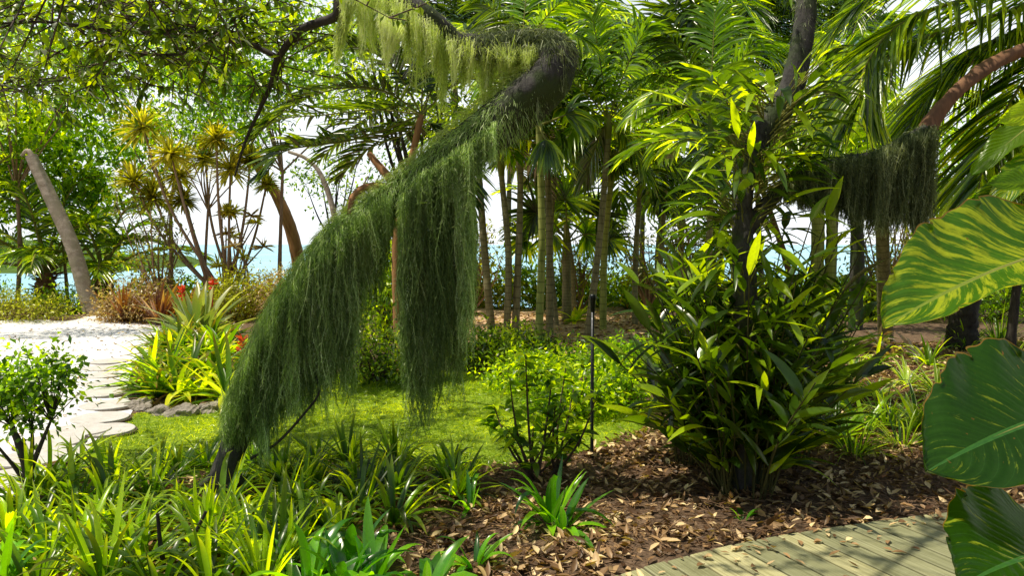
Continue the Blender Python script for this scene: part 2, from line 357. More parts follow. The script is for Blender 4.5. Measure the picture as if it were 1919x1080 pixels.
# ------------------------------------------------------------------ setting
def tri_sheet(name, poly, m, off, step):
    poly = np.array([p[:2] for p in poly]); 
    x0, y0 = poly.min(0) - step; x1, y1 = poly.max(0) + step
    xs = np.arange(x0, x1 + step, step); ys = np.arange(y0, y1 + step, step)
    gx, gy = np.meshgrid(xs, ys, indexing='ij')
    def inside(x, y):
        r = np.zeros(x.shape, bool); j = len(poly) - 1
        for i in range(len(poly)):
            xi, yi = poly[i]; xj, yj = poly[j]
            c = ((yi > y) != (yj > y)) & (x < (xj - xi) * (y - yi) / (yj - yi + 1e-12) + xi); r ^= c; j = i
        return r
    ins = inside(gx, gy)
    # snap outside vertices that touch inside cells onto the outline
    cell = ins[:-1, :-1] | ins[1:, :-1] | ins[:-1, 1:] | ins[1:, 1:]
    P = np.stack([gx, gy], -1)
    flat = P.reshape(-1, 2); out = ~ins.ravel()
    A = poly; B = np.roll(poly, -1, 0)
    q = flat[out]; best = np.full(len(q), 1e9); bp = q.copy()
    for a, b in zip(A, B):
        ab = b - a; t = np.clip(((q - a) @ ab) / (ab @ ab + 1e-12), 0, 1); c = a + t[:, None] * ab; dd = np.linalg.norm(q - c, axis=1)
        k = dd < best; best[k] = dd[k]; bp[k] = c[k]
    flat[out] = bp
    z = terr(flat[:, 0], flat[:, 1]) + off
    v = np.column_stack([flat, z]); ny = len(ys)
    i, j = np.nonzero(cell); f = np.stack([i * ny + j, (i + 1) * ny + j, (i + 1) * ny + j + 1, i * ny + j + 1], -1)
    mb = MB(); mb.add(v, f); o = mb.build(name, m); o['kind'] = 'structure'; return o

# materials for ground
def ground_mat(name, stops, scale=9, bump=0.5, dist=0.03, fine=60):
    m, nt, out = mat(name); L = nt.links
    n1 = noise(nt, scale, 8, 0.7); n2 = noise(nt, fine, 5, 0.7)
    f = mth(nt, 'ADD', mth(nt, 'MULTIPLY', n1.outputs[0], 0.6), mth(nt, 'MULTIPLY', n2.outputs[0], 0.4))
    c = ramp(nt, f, stops); bs = nt.nodes.new('ShaderNodeBsdfPrincipled'); L.new(c, bs.inputs['Base Color']); bs.inputs['Roughness'].default_value = 0.9; bs.inputs['Specular IOR Level'].default_value = 0.15
    bp = nt.nodes.new('ShaderNodeBump'); bp.inputs['Strength'].default_value = bump; bp.inputs['Distance'].default_value = dist; L.new(f, bp.inputs['Height']); L.new(bp.outputs[0], bs.inputs['Normal']); L.new(bs.outputs[0], out.inputs[0]); return m
M['soil'] = ground_mat('soil', [(0.3, (0.04, 0.026, 0.016)), (0.5, (0.15, 0.095, 0.055)), (0.7, (0.34, 0.23, 0.14))], 14, 0.9)
M['sand'] = ground_mat('sand', [(0.3, (0.62, 0.57, 0.5)), (0.5, (0.82, 0.79, 0.74)), (0.7, (0.9, 0.88, 0.85))], 3, 0.35, 0.03, 30)
M['dirt'] = ground_mat('dirt', [(0.3, (0.25, 0.11, 0.05)), (0.48, (0.55, 0.34, 0.18)), (0.66, (0.8, 0.66, 0.46))], 5, 0.8)
M['turf'] = ground_mat('turf', [(0.3, (0.05, 0.11, 0.006)), (0.5, (0.2, 0.3, 0.015)), (0.7, (0.42, 0.5, 0.06))], 10, 0.9)
M['stone'] = ground_mat('paver', [(0.3, (0.42, 0.38, 0.32)), (0.5, (0.58, 0.54, 0.47)), (0.7, (0.68, 0.65, 0.6))], 12, 0.3, 0.01)
M['gap'] = ground_mat('gap', [(0.3, (0.05, 0.035, 0.025)), (0.7, (0.2, 0.15, 0.1))], 20, 0.5)
M['rock'] = ground_mat('rock', [(0.3, (0.12, 0.1, 0.08)), (0.5, (0.3, 0.26, 0.2)), (0.7, (0.5, 0.45, 0.36))], 8, 0.8)

# ground: one sheet, fine near, coarse far
def ground():
    mb = MB()
    xs = np.concatenate([-np.geomspace(9, 2500, 26)[::-1], np.linspace(-8.8, 8.8, 110), np.geomspace(9, 2500, 26)])
    ys = np.concatenate([[-60, -20, -6, -2], np.linspace(0, 36, 180)[1:], np.array([38, 42, 50, 80])])
    gx, gy = np.meshgrid(xs, ys, indexing='ij'); z = terr(gx, gy); ny = len(ys)
    i, j = np.meshgrid(np.arange(len(xs) - 1), np.arange(ny - 1), indexing='ij')
    f = np.stack([i * ny + j, (i + 1) * ny + j, (i + 1) * ny + j + 1, i * ny + j + 1], -1).reshape(-1, 4)
    mb.add(np.stack([gx, gy, z], -1), f); o = mb.build('ground', M['soil']); o['kind'] = 'structure'
ground()
m, nt, out = mat('sea'); bs = nt.nodes.new('ShaderNodeBsdfPrincipled')
n1 = noise(nt, 0.03, 4); c = ramp(nt, n1.outputs[0], [(0.35, (0.26, 0.58, 0.7)), (0.65, (0.42, 0.72, 0.8))])
nt.links.new(c, bs.inputs['Base Color']); bs.inputs['Roughness'].default_value = 0.35; bs.inputs['Specular IOR Level'].default_value = 0.2
g = nt.nodes.new('ShaderNodeNewGeometry'); mp = nt.nodes.new('ShaderNodeMapping'); mp.inputs['Scale'].default_value = (0.6, 1.6, 1); nt.links.new(g.outputs['Position'], mp.inputs[0])
n2 = noise(nt, 1.2, 5, 0.6, mp.outputs[0]); bp = nt.nodes.new('ShaderNodeBump'); bp.inputs['Distance'].default_value = 0.12; bp.inputs['Strength'].default_value = 0.6
nt.links.new(n2.outputs[0], bp.inputs['Height']); nt.links.new(bp.outputs[0], bs.inputs['Normal']); nt.links.new(bs.outputs[0], out.inputs[0]); M['sea'] = m
mb = MB(); xs = np.array([-4000, -300, 0, 300, 4000.]); ys = np.array([24, 60, 300, 1500, 7500.]); gx, gy = np.meshgrid(xs, ys, indexing='ij')
f = [[i * 5 + j, (i + 1) * 5 + j, (i + 1) * 5 + j + 1, i * 5 + j + 1] for i in range(4) for j in range(4)]
mb.add(np.stack([gx, gy, np.full_like(gx, -1.3)], -1), f); o = mb.build('sea', M['sea']); o['kind'] = 'structure'

sand_px = [(-900, 640), (-500, 614), (-150, 612), (0, 606), (100, 600), (190, 594), (300, 600), (322, 622), (300, 650), (262, 676), (245, 700), (236, 740), (250, 768), (236, 792), (180, 830), (105, 870), (60, 930), (10, 985), (-60, 1040), (-400, 1080), (-1300, 1080)]
sand_poly = [G(*p) for p in sand_px]
tri_sheet('sand_path', sand_poly, M['sand'], 0.006, 0.15)
lawn_px = [(120, 862), (180, 832), (238, 794), (256, 774), (440, 752), (560, 720), (650, 694), (780, 688), (900, 700), (1010, 740), (1190, 775), (1240, 800), (1190, 835), (1060, 852), (930, 880), (700, 905), (400, 905), (200, 890)]
lawn_poly = [G(*p) for p in lawn_px]
tri_sheet('lawn', lawn_poly, M['turf'], 0.006, 0.12)
dirt_poly = [G(*p) for p in [(860, 640), (850, 590), (900, 578), (1150, 575), (1260, 590), (1300, 620), (1180, 640), (1000, 668)]]
tri_sheet('sandy_clearing', dirt_poly, M['dirt'], 0.006, 0.25)

def in_poly(pts, poly):
    poly = np.array([p[:2] for p in poly]); x, y = pts[:, 0], pts[:, 1]; r = np.zeros(len(pts), bool); j = len(poly) - 1
    for i in range(len(poly)):
        xi, yi = poly[i]; xj, yj = poly[j]; c = ((yi > y) != (yj > y)) & (x < (xj - xi) * (y - yi) / (yj - yi + 1e-12) + xi); r ^= c; j = i
    return r
def scatter(poly, n):
    P = np.array([p[:2] for p in poly]); lo, hi = P.min(0), P.max(0); out = np.zeros((0, 2))
    while len(out) < n:
        q = R.uniform(lo, hi, (n * 2, 2)); out = np.vstack([out, q[in_poly(q, poly)]])
    out = out[:n]; return np.column_stack([out, terr(out[:, 0], out[:, 1])])

# lawn blades
p = scatter(lawn_poly, 60000); mb = MB()
hh = 0.035 + 0.03 * (np.sin(p[:, 0] * 5.1) * np.sin(p[:, 1] * 4.3) * 0.5 + 0.5)
tn = np.clip(0.5 + 0.35 * np.sin(p[:, 0] * 2.3 + 1) * np.sin(p[:, 1] * 3.1) + R.normal(0, 0.22, len(p)), 0, 1)
blades(mb, p, rdir(len(p), 0.35, 1), rdir(len(p)), hh * R.uniform(0.6, 1.5, len(p)), 0.006, S=2, droop=0.5, fold=None, prof='hair', tint=tn)
o = mb.build('grass', M['grass']); tag(o, 'short sunlit green grass of the lawn under the mossy tree', 'grass'); o['kind'] = 'stuff'

# leaf litter on the mulch
lit_poly = [G(*p) for p in [(-100, 1120), (60, 960), (400, 900), (900, 880), (1100, 850), (1240, 800), (1500, 700), (1700, 640), (2050, 640), (2400, 900), (1900, 950), (1600, 985), (1300, 1030), (1150, 1075), (1050, 1130)]]
mb = MB(); p = scatter(lit_poly, 34000); p = p[R.random(len(p)) < .35 + .65 * (np.sin(p[:, 0] * 3.7 + 2 * np.sin(p[:, 1] * 2.9)) * np.sin(p[:, 1] * 4.3 + 1) > -.25)]; p[:, 2] += R.uniform(0.0, 0.03, len(p)); n = len(p)
tn = np.clip(R.random(n) ** 1.4, 0, 1)
blades(mb, p, rdir(n, -0.15, 0.35), nrm(np.array([0, 0, 1.]) + R.normal(0, 0.35, (n, 3))), R.uniform(0.03, 0.1, n), R.uniform(0.012, 0.042, n), S=3, droop=R.uniform(-0.5, 0.5, n), fold=0.3, prof='lance', tint=tn, wob=0.3)
pb2 = scatter(lit_poly, 600); pb2[:, 2] += R.uniform(.015, .045, len(pb2)); n = len(pb2)
blades(mb, pb2, rdir(n, -.15, .4), nrm(np.array([0, 0, 1.]) + R.normal(0, 0.45, (n, 3))), R.uniform(0.07, 0.13, n), R.uniform(0.02, 0.045, n), S=5, droop=R.uniform(-.7, .7, n), fold=0.45, prof='lance', tint=R.random(n) ** .8, wob=.5)
qq = scatter(lit_poly, 220); qq[:, 2] += .03; d_ = rdir(220, -.03, .2); sticks(mb, qq, qq + d_ * R.uniform(.2, .6, 220)[:, None], .005, .002, m=1)
q = scatter(lit_poly, 12000); q[:, 2] += 0.02; dd = rdir(len(q), -0.05, 0.18)
sticks(mb, q, q + dd * R.uniform(0.04, 0.22, len(q))[:, None], 0.0028, 0.0012, m=1)
o = mb.build('leaf_litter', [M['litter'], M['drytwig']]); tag(o, 'dry brown and orange fallen leaves and twigs covering the bed', 'leaf litter'); o['kind'] = 'stuff'
mb = MB(); p = scatter(sand_poly, 1500); p = p[p[:, 0] > -12]; p[:, 2] += .015; n = len(p)
blades(mb, p, rdir(n, -.05, .3), nrm(np.array([0, 0, 1.]) + R.normal(0, .3, (n, 3))), R.uniform(.03, .09, n), R.uniform(.015, .04, n), S=2, droop=.2, fold=.3, tint=R.random(n))
o = mb.build('fallen_leaves', M['litter']); tag(o, 'sparse dry leaves lying on the pale sand path', 'fallen leaves'); o['kind'] = 'stuff'
far_poly = [G(*p) for p in [(860, 690), (850, 588), (1300, 588), (1560, 620), (1560, 700), (1240, 720), (1000, 700)]]
mb = MB(); p = scatter(far_poly, 5000); p[:, 2] += R.uniform(0, 0.02, len(p)); n = len(p)
blades(mb, p, rdir(n, -0.1, 0.4), nrm(np.array([0, 0, 1.]) + R.normal(0, 0.3, (n, 3))), R.uniform(0.06, 0.17, n), R.uniform(0.03, 0.07, n), S=2, droop=0.2, fold=0.3, tint=np.clip(R.random(n) * 1.1, 0, 1))
o = mb.build('leaf_litter', [M['litter'], M['twig']]); tag(o, 'orange sunlit fallen leaves between the slender palm stems', 'leaf litter'); o['kind'] = 'stuff'

# ------------------------------------------------------------------ stepping stones
def stepping_stone(c, r, label, name='stepping_stone'):
    t = thing(name, label, 'paver', c, 'round stepping stones along the sand path')
    for nm, rr, z0, z1, mm in (('joint', r * 1.07, 0.004, 0.012, M['gap']), ('slab', r, 0.010, 0.028, M['stone'])):
        ns = 40; th = np.linspace(0, 2 * PI, ns, endpoint=False); rad = rr * (1 + 0.015 * np.sin(3 * th + c[0]))
        v = [np.array([[c[0] + rad[k] * math.cos(th[k]) * s, c[1] + rad[k] * math.sin(th[k]) * s, float(terr(c[0], c[1])) + z] for k in range(ns)]) for s, z in ((1, -0.02), (1, z1 - 0.003), (0.975, z1))]
        v = np.vstack(v + [np.array([[c[0], c[1], float(terr(c[0], c[1])) + z1]])]); f = []
        for k in range(ns):
            k2 = (k + 1) % ns; f += [[k, k2, ns + k2, ns + k], [ns + k, ns + k2, 2 * ns + k2, 2 * ns + k], [2 * ns + k, 2 * ns + k2, 3 * ns, 3 * ns]]
        mb = MB(); mb.add(v, f); mb.build(nm, mm, t, smooth=False)
ords = ['first', 'second', 'third', 'fourth', 'fifth', 'sixth', 'seventh', 'eighth', 'ninth', 'tenth', 'eleventh', 'twelfth', 'thirteenth', 'fourteenth', 'fifteenth', 'sixteenth', 'seventeenth', 'eighteenth', 'nineteenth', 'twentieth']
for k, (x, y) in enumerate([(205, 676), (193, 690), (190, 706), (196, 724), (190, 744), (200, 766), (188, 790), (150, 815), (196, 812), (95, 838), (60, 868), (110, 862), (20, 905), (-10, 940), (30, 875)][:13]):
    stepping_stone(G(x, y), 0.24, 'round grey stepping stone in the sand, %s counted from the far end' % ords[k])

# ------------------------------------------------------------------ boardwalk
m, nt, out = mat('deck_wood'); x, y, z = lfsep(nt); L = nt.links
cmbd = nt.nodes.new('ShaderNodeCombineXYZ'); nt.links.new(mth(nt, 'MULTIPLY', z, 1.2), cmbd.inputs[0]); nt.links.new(mth(nt, 'MULTIPLY', y, 7.0), cmbd.inputs[1]); nt.links.new(mth(nt, 'MULTIPLY', x, 60.0), cmbd.inputs[2])
n1 = noise(nt, 2.0, 6, 0.65, cmbd.outputs[0]); c = ramp(nt, n1.outputs[0], [(0.3, (0.2, 0.19, 0.08)), (0.5, (0.4, 0.38, 0.19)), (0.75, (0.6, 0.57, 0.34))])
st_ = noise(nt, 7, 5, .7); c = mixc(nt, mth(nt, 'MULTIPLY', ramp(nt, st_.outputs[0], [(.5, (0, 0, 0)), (.72, (1, 1, 1))]), .5), c, (.16, .15, .06))
c = mixc(nt, 1.0, c, mixc(nt, x, (0.6, 0.62, 0.58), (1.15, 1.1, 1.0)), 'MULTIPLY')
bs = nt.nodes.new('ShaderNodeBsdfPrincipled'); L.new(c, bs.inputs['Base Color']); bs.inputs['Roughness'].default_value = 0.6
bp = nt.nodes.new('ShaderNodeBump'); bp.inputs['Strength'].default_value = 0.3; bp.inputs['Distance'].default_value = 0.004; L.new(n1.outputs[0], bp.inputs['Height']); L.new(bp.outputs[0], bs.inputs['Normal']); L.new(bs.outputs[0], out.inputs[0]); M['deck'] = m
deck = thing('boardwalk', 'pale weathered timber boardwalk curving through the bottom right corner', 'boardwalk', (0.5, 3.4, 0))
def Gd(px, py):
    p = at(px, py, 10.0) - np.array([0, 0, CAMZ]); q = p * ((CAMZ - .07) / -p[2]); return np.array([q[0], q[1], 0.07])
edge = spline([Gd(850, 1170), Gd(1145, 1082), Gd(1390, 1018), Gd(1600, 984), Gd(1850, 953), Gd(2100, 930), Gd(2500, 905)], 400)
s = np.concatenate([[0], np.cumsum(np.linalg.norm(np.diff(edge[:, :2], axis=0), axis=1))]); PW = 0.145; npl = int(s[-1] / PW)
for k in range(npl):
    e0 = np.array([np.interp(k * PW + 0.008, s, edge[:, i]) for i in range(2)]); e1 = np.array([np.interp((k + 1) * PW - 0.008, s, edge[:, i]) for i in range(2)])
    dv = (e1 - e0) / np.linalg.norm(e1 - e0); wdt = PW - 0.008
    pn = nrm(np.array([0.42, -1.0])[None])[0]; ov = R.uniform(0, 0.012)
    a0 = e0 - pn * ov; b0 = e1 - pn * ov; ln = 2.6; a1 = a0 + pn * ln; b1 = b0 + pn * ln; zt, zb = 0.07, 0.035
    ch = 0.004; rnd_ = R.random()
    v = []
    for zz, ins in ((zb, 0), (zt - ch, 0), (zt, ch)):
        for q, sx, sy in ((a0, 1, 1), (b0, -1, 1), (b1, -1, -1), (a1, 1, -1)):
            v.append([q[0] + dv[0] * ins * sx + pn[0] * ins * sy, q[1] + dv[1] * ins * sx + pn[1] * ins * sy, zz])
    f = [[8, 9, 10, 11], [3, 2, 1, 0]]
    for r in (0, 4):
        for j in range(4): f.append([r + j, r + (j + 1) % 4, r + 4 + (j + 1) % 4, r + 4 + j])
    mb = MB(); mb.add(v, f, 0, np.array([[rnd_, (0, 1, 1, 0)[q_ % 4], (0, 0, ln, ln)[q_ % 4]] for q_ in range(12)])); mb.build('plank', M['deck'], deck, smooth=False)
mb = MB(); bear = edge + np.array([0.03, -0.06, 0]); bear[:, 2] = 0.0
tube(mb, bear[::20], [0.032, 0.032], ns=4, n=40); mb.build('edge_bearer', M['gap'], deck)

mb = MB(); n = 170; ii = R.integers(30, 380, n); p = edge[ii] + np.column_stack([R.normal(0, .03, n), np.zeros(n), np.full(n, .008)]) + np.outer(np.abs(R.normal(0, .3, n)) ** 1.3, [.42 * .92, -.92, 0])
blades(mb, p, rdir(n, -.02, .15), nrm(np.array([0, 0, 1.]) + R.normal(0, .2, (n, 3))), R.uniform(.025, .08, n), R.uniform(.012, .035, n), S=3, droop=R.uniform(-.3, .1, n), fold=.3, tint=R.random(n), wob=.2)
o = mb.build('fallen_leaves', M['litter']); tag(o, 'dry leaf bits blown onto the timber boardwalk', 'fallen leaves'); o['kind'] = 'stuff'
# ------------------------------------------------------------------ moss
def moss(mb, lineA, bottom, n, depth=0.12, tuft=0.042, seg=0.026, tints=(0.45, 0.25), hair=0.002, lean=0.0, wave=1.0, tuftn=4, streak=1.0, m=0, splay=0.0, kv=1.0):
    """strands hang from points on polyline lineA down to world-z heights interpolated from bottom list"""
    A = spline(lineA, 60); u = R.random(n); x = np.linspace(0, 1, 60)
    p = np.stack([np.interp(u, x, A[:, k]) for k in range(3)], 1); p[:, 1] += R.normal(0, depth * 0.5, n); 
    zb = np.interp(u, np.linspace(0, 1, len(bottom)), bottom)
    p[:, 2] += R.uniform(-0.03, 0.04, n)
    LA = np.linalg.norm(np.diff(A, axis=0), axis=1).sum(); K = max(int(LA / 0.05), 2) * max(int(depth / 0.05), 1)
    ku = R.random(K); kd = R.normal(0, depth * .5, K); kc = np.stack([np.interp(ku, x, A[:, k]) for k in range(3)], 1); kc[:, 1] += kd
    lk = np.argmin(((p[:, None, 0] - kc[None, :, 0]) ** 2 + (p[:, None, 1] - kc[None, :, 1]) ** 2), 1); off = p - kc[lk]
    kl = 1.08 - kv * R.uniform(0, .46, K); kt = R.normal(0, .16, K); r2 = np.linalg.norm(off[:, :2], axis=1)
    ln = (p[:, 2] - zb) * kl[lk] * (1 - np.abs(R.normal(0, 0.26, n))) * np.clip(1.05 - r2 * 5 * kv, .45, 1); ln = np.clip(ln, 0.08, None)
    base_t = np.clip(tints[0] - .1 + 0.16 * streak * np.sin(u * 61 + 3 * np.sin(u * 11)) + R.normal(0, tints[1] * 0.6, n) + (R.random(n) < .07) * .4 + kt[lk] - r2 * 1.5, 0, 1)
    ph = R.random((n, 2)) * 7
    steps = np.maximum((ln / seg).astype(int), 2)
    gid = np.repeat(np.arange(n), steps); k = np.concatenate([np.arange(s) for s in steps]); s = k * seg
    def pos(g, s):
        q = p[g].copy(); q[:, 2] -= s
        fr_ = np.clip(s / ln[g], 0, 1); q[:, 0] -= off[g, 0] * .72 * fr_; q[:, 1] -= off[g, 1] * .72 * fr_
        am = np.minimum(s, 0.5) * 0.06 * wave
        q[:, 0] += am * np.sin(s * 9 + ph[g, 0]) + lean * s + 0.02 * np.sin(u[g] * 60) * s; q[:, 1] += am * np.cos(s * 8 + ph[g, 1]) * 0.8 - splay * s
        return q
    a = pos(gid, s); b = pos(gid, s + seg * 1.1)
    frac = 1 - s / ln[gid]
    # strand body: flat ribbons
    v = []; wd = hair * (0.7 + 0.6 * frac)
    sdv = np.stack([np.cos(ph[gid, 0]), np.sin(ph[gid, 0]), np.zeros(len(gid))], 1) * wd[:, None]
    vv = np.stack([a - sdv, a + sdv, b + sdv, b - sdv], 1); at_ = np.zeros((len(gid), 4, 3)); at_[..., 0] = base_t[gid][:, None]; at_[..., 2] = 0.3
    mb.add(vv, (np.arange(len(gid)) * 4)[:, None] + np.arange(4)[None], m, at_)
    # curly side tufts
    for r in range(tuftn):
        N_ = len(gid); d = rdir(N_, -1.0, 0.4); d[:, 2] -= 0.25; st = a + (b - a) * R.random(N_)[:, None]
        blades(mb, st, d, rdir(N_), tuft * R.uniform(0.4, 1.2, N_) * (0.5 + 0.5 * frac), hair * 1.25, S=2, droop=0.5, fold=None, prof='hair', tint=np.clip(base_t[gid] + R.normal(0, 0.22, N_), 0, 1), m=m, wob=.3)

def fuzz(mb, P, rad, n, L=0.06, W=0.004, tint=0.5, down=0.6, m=0, top=None, sd=0.2):
    """short hairs covering a limb"""
    Q = spline(P, 80); x = np.linspace(0, 1, 80); u = R.random(n); c = np.stack([np.interp(u, x, Q[:, k]) for k in range(3)], 1)
    rr = np.interp(u, np.linspace(0, 1, len(rad)), rad); o = rdir(n)
    if top is not None: o = nrm(o + np.array([0, 0, top]))
    blades(mb, c + o * rr[:, None], o * 0.6 + np.array([0, 0, -down]) + rdir(n) * 0.5, rdir(n), L * R.uniform(0.5, 1.4, n), W, S=2, droop=0.6, fold=None, prof='hair', tint=np.clip(tint + R.normal(0, sd, n), 0, 1), m=m)

# ------------------------------------------------------------------ the leaning mossy tree
base = G(410, 925); D0 = base[1]
mt = thing('leaning_tree', 'big leaning tree with its trunk draped in long green hanging moss', 'tree', base)
tp = [base + [0, 0, -0.1], at(430, 860, D0), at(478, 720, D0 + .05), at(560, 560, D0 + .1), at(650, 440, D0 + .15), at(760, 360, D0 + .15), at(880, 275, D0 + .1), at(965, 205, D0), at(1025, 150, D0 - .02), at(1040, 100, D0 + .05)]
tr = [0.13, 0.085, 0.075, 0.085, 0.10, 0.115, 0.135, 0.15, 0.15, 0.13]
mb = MB(); tube(mb, tp, tr, ns=20, n=110, rough=0.02, lump=0.07)
for k in range(7):
    a = k * 0.9; q = base + np.array([math.cos(a) * .33, math.sin(a) * .3, -0.04]); tube(mb, [at(425, 880, D0), (at(418, 905, D0) + q) / 2 + [0, 0, .02], q], [0.045, 0.03, 0.012], ns=6, n=10, rough=.05)
trunk = mb.build('trunk', M['barklichen'], mt)
mb = MB()
bp_ = [at(1035, 130, D0), at(1045, 95, D0 + .1), at(990, 85, D0 + .1), at(900, 90, D0), at(850, 75, D0), at(800, 30, D0 - .05), at(740, -5, D0), at(660, -40, D0 + .05), at(640, -90, D0 + .1)]
tube(mb, bp_, [0.13, 0.12, 0.10, 0.08, 0.07, 0.065, 0.06, 0.055, 0.05], ns=14, n=70, rough=0.03, lump=0.06)
mb.build('bough', M['barklichen'], mt)
mb = MB()
tube(mb, [at(700, -20, D0), at(640, -10, D0), at(628, 30, D0), at(565, 55, D0 + .1), at(522, 108, D0 + .2), at(505, 165, D0 + .3), at(462, 260, D0 + .4), at(440, 330, D0 + .5)], [0.04, 0.035, 0.03, 0.026, 0.022, 0.016, 0.011, 0.006], ns=8, n=50, rough=.04)
br_main = [at(522, 108, D0 + .2), at(470, 82, D0 + .2), at(425, 58, D0 + .1), at(330, 66, D0), at(210, 55, D0 - .1), at(60, 40, D0 - .2), at(-120, 60, D0 - .3)]
tube(mb, br_main, [0.02, 0.017, 0.016, 0.013, 0.011, 0.009, 0.005], ns=7, n=50, rough=.04)
br2 = [at(425, 58, D0 + .1), at(340, 100, D0 + .4), at(230, 105, D0 + .6), at(120, 150, D0 + .8), at(-20, 170, D0 + 1)]
br3 = [at(640, -40, D0), at(500, -60, D0 - .6), at(300, -90, D0 - 1), at(60, -80, D0 - 1.2), at(-200, -60, D0 - 1.2)]
br4 = [at(330, 66, D0), at(270, 20, D0 + .5), at(180, -30, D0 + 1), at(80, -60, D0 + 1.3)]
for b in (br2, br3, br4): tube(mb, b, [0.014, 0.011, 0.008, 0.005], ns=6, n=30, rough=.04)
for (P_, r_) in (([at(735, 352, D0 + .12), at(690, 350, D0 + .1), at(662, 368, D0 + .05), at(655, 402, D0)], [0.03, 0.024, 0.02, 0.016]), ([at(745, 350, D0 + .2), at(718, 320, D0 + .25), at(692, 288, D0 + .3)], [0.035, 0.028, 0.02])):
    mq = MB(); tube(mq, P_, r_, ns=8, n=20, rough=.03); mq.build('stub_branch', M['barkorange'], mt)
limbs = mb.build('branches', M['bark'], mt)
# canopy foliage hung on twigs off those branches
def twiggy(mbw, mbl, lines, ntw, tl, nleaf, L, W, spread=1.0, down=0.15, mleaf=0, tint=None, flat=0.6, r0=0.006):
    A = []; B = []
    for P_ in lines:
        Q = spline(P_, 60); t = R.uniform(0.1, 1, ntw); a = np.stack([np.interp(t, np.linspace(0, 1, 60), Q[:, k]) for k in range(3)], 1)
        d = rdir(ntw, -0.5, 0.6); b = a + d * (tl * R.uniform(0.4, 1.2, ntw))[:, None]; A.append(a); B.append(b)
        # secondary
        for r in range(3):
            s = a + (b - a) * R.uniform(0.3, 1, ntw)[:, None]; d2 = nrm(d + rdir(ntw) * 0.9); e = s + d2 * (tl * 0.55 * R.uniform(0.4, 1.2, ntw))[:, None]; A.append(s); B.append(e)
    A = np.vstack(A); B = np.vstack(B); sticks(mbw, A, B, r0, r0 * 0.4)
    n = len(A); g = np.repeat(np.arange(n), nleaf); t = R.uniform(0.15, 1.05, n * nleaf); p = A[g] + (B[g] - A[g]) * t[:, None]; dd = nrm(B - A)[g]
    d = nrm(dd * 0.5 + rdir(len(g), -0.8, 0.5) * 0.9 * spread)
    tg = R.random(n)[g] * 0.5 + R.random(len(g)) * 0.5
    blades(mbl, p, d, nrm(np.array([0, 0, 1.]) + R.normal(0, 0.45, (len(g), 3))), L * R.uniform(0.6, 1.2, len(g)), W * R.uniform(0.7, 1.2, len(g)), S=2, droop=0.35, fold=0.1, tint=tg if tint is None else np.clip(tg + tint, 0, 1), m=mleaf)
mw = MB(); ml = MB()
twiggy(mw, ml, [br_main, br2, br4], 56, 0.55, 8, 0.085, 0.034)
twiggy(mw, ml, [br3], 24, 0.7, 6, 0.085, 0.035)
twiggy(mw, ml, [[at(565, 55, D0 + .1), at(505, 165, D0 + .3)]], 12, 0.4, 6, 0.07, 0.026)
mw.build('twigs', M['twig'], mt); ml.build('crown', M['canopy'], mt)
# overhead crown above the frame that shades the bed
mw = MB(); ml = MB()
ov = [[at(640, -90, D0 + .1), [-1.2, 5.2, 4.4], [-1.6, 5.0, 5.2], [-2.2, 4.4, 5.8]], [at(700, -60, D0), [-0.6, 5.6, 4.6], [0.4, 6.2, 5.2], [1.2, 6.6, 5.5]], [at(640, -90, D0 + .1), [-1.5, 6.2, 4.9], [-2.4, 7.2, 5.4], [-3.4, 7.8, 5.6]]]
for o_ in ov: tube(mw, o_, [0.05, 0.035, 0.015], ns=7, n=24)
twiggy(mw, ml, [[[-2.4, 4.3, 5.6], [-3.4, 4.0, 5.9]], [[1.2, 6.6, 5.5], [2.0, 6.9, 5.6]], [[-3.4, 7.8, 5.6], [-4.4, 8.0, 5.7]], [[-2.6, 5.6, 5.2], [-3.8, 6.6, 5.4]], [[-2.9, 6.4, 5.2], [-3.2, 7.4, 5.4]]], 16, 0.9, 6, 0.1, 0.045)
mw.build('upper_branches', M['bark'], mt); ml.build('upper_crown', M['canopy'], mt)
# moss
zz = lambda y, Y=D0: at(0, y, Y)[2]
mb = MB()
moss(mb, [at(462, 745, D0), at(490, 670, D0), at(545, 575, D0), at(610, 480, D0), at(680, 410, D0), at(735, 370, D0)], [zz(830), zz(840), zz(835), zz(820), zz(800), zz(770), zz(700), zz(600), zz(450)], 2600, depth=0.2, tints=(0.42, 0.25), streak=1.2)
moss(mb, [at(480, 700, D0 - .12), at(545, 575, D0 - .12), at(610, 485, D0 - .12), at(665, 430, D0 - .12)], [zz(880), zz(840), zz(790), zz(740)], 1200, depth=0.06, tints=(0.6, 0.3), streak=1.3)
moss(mb, [at(440, 800, D0 - .02), at(470, 700, D0 - .02), at(530, 575, D0 - .02), at(600, 480, D0 - .02)], [zz(835), zz(840), zz(840), zz(800)], 1300, depth=0.26, tints=(0.6, 0.3), lean=-.16)
fuzz(mb, [at(452, 790, D0), at(470, 720, D0), at(550, 560, D0), at(640, 450, D0)], [.1, .12, .13, .13], 14000, L=.09, W=.003, tint=.45, down=.9)
mb.build('moss_curtain', M['moss'], mt)
mb = MB()
moss(mb, [at(752, 378, D0), at(790, 350, D0), at(840, 320, D0), at(882, 290, D0)], [zz(800), zz(810), zz(800), zz(780)], 2600, kv=.75, depth=0.17, tints=(0.45, 0.25), streak=1.2)
moss(mb, [at(835, 330, D0 + .05), at(888, 300, D0 + .05)], [zz(740), zz(700)], 350, depth=0.1, tints=(0.75, 0.3))
mb.build('moss_curtain', M['moss'], mt)
mb = MB()   # moss sleeves over trunk
fuzz(mb, [at(640, 450, D0), at(760, 360, D0 + .1), at(900, 262, D0), at(990, 180, D0)], [0.12, 0.13, 0.14, 0.14], 9000, L=0.07, tint=0.55, top=0.5)
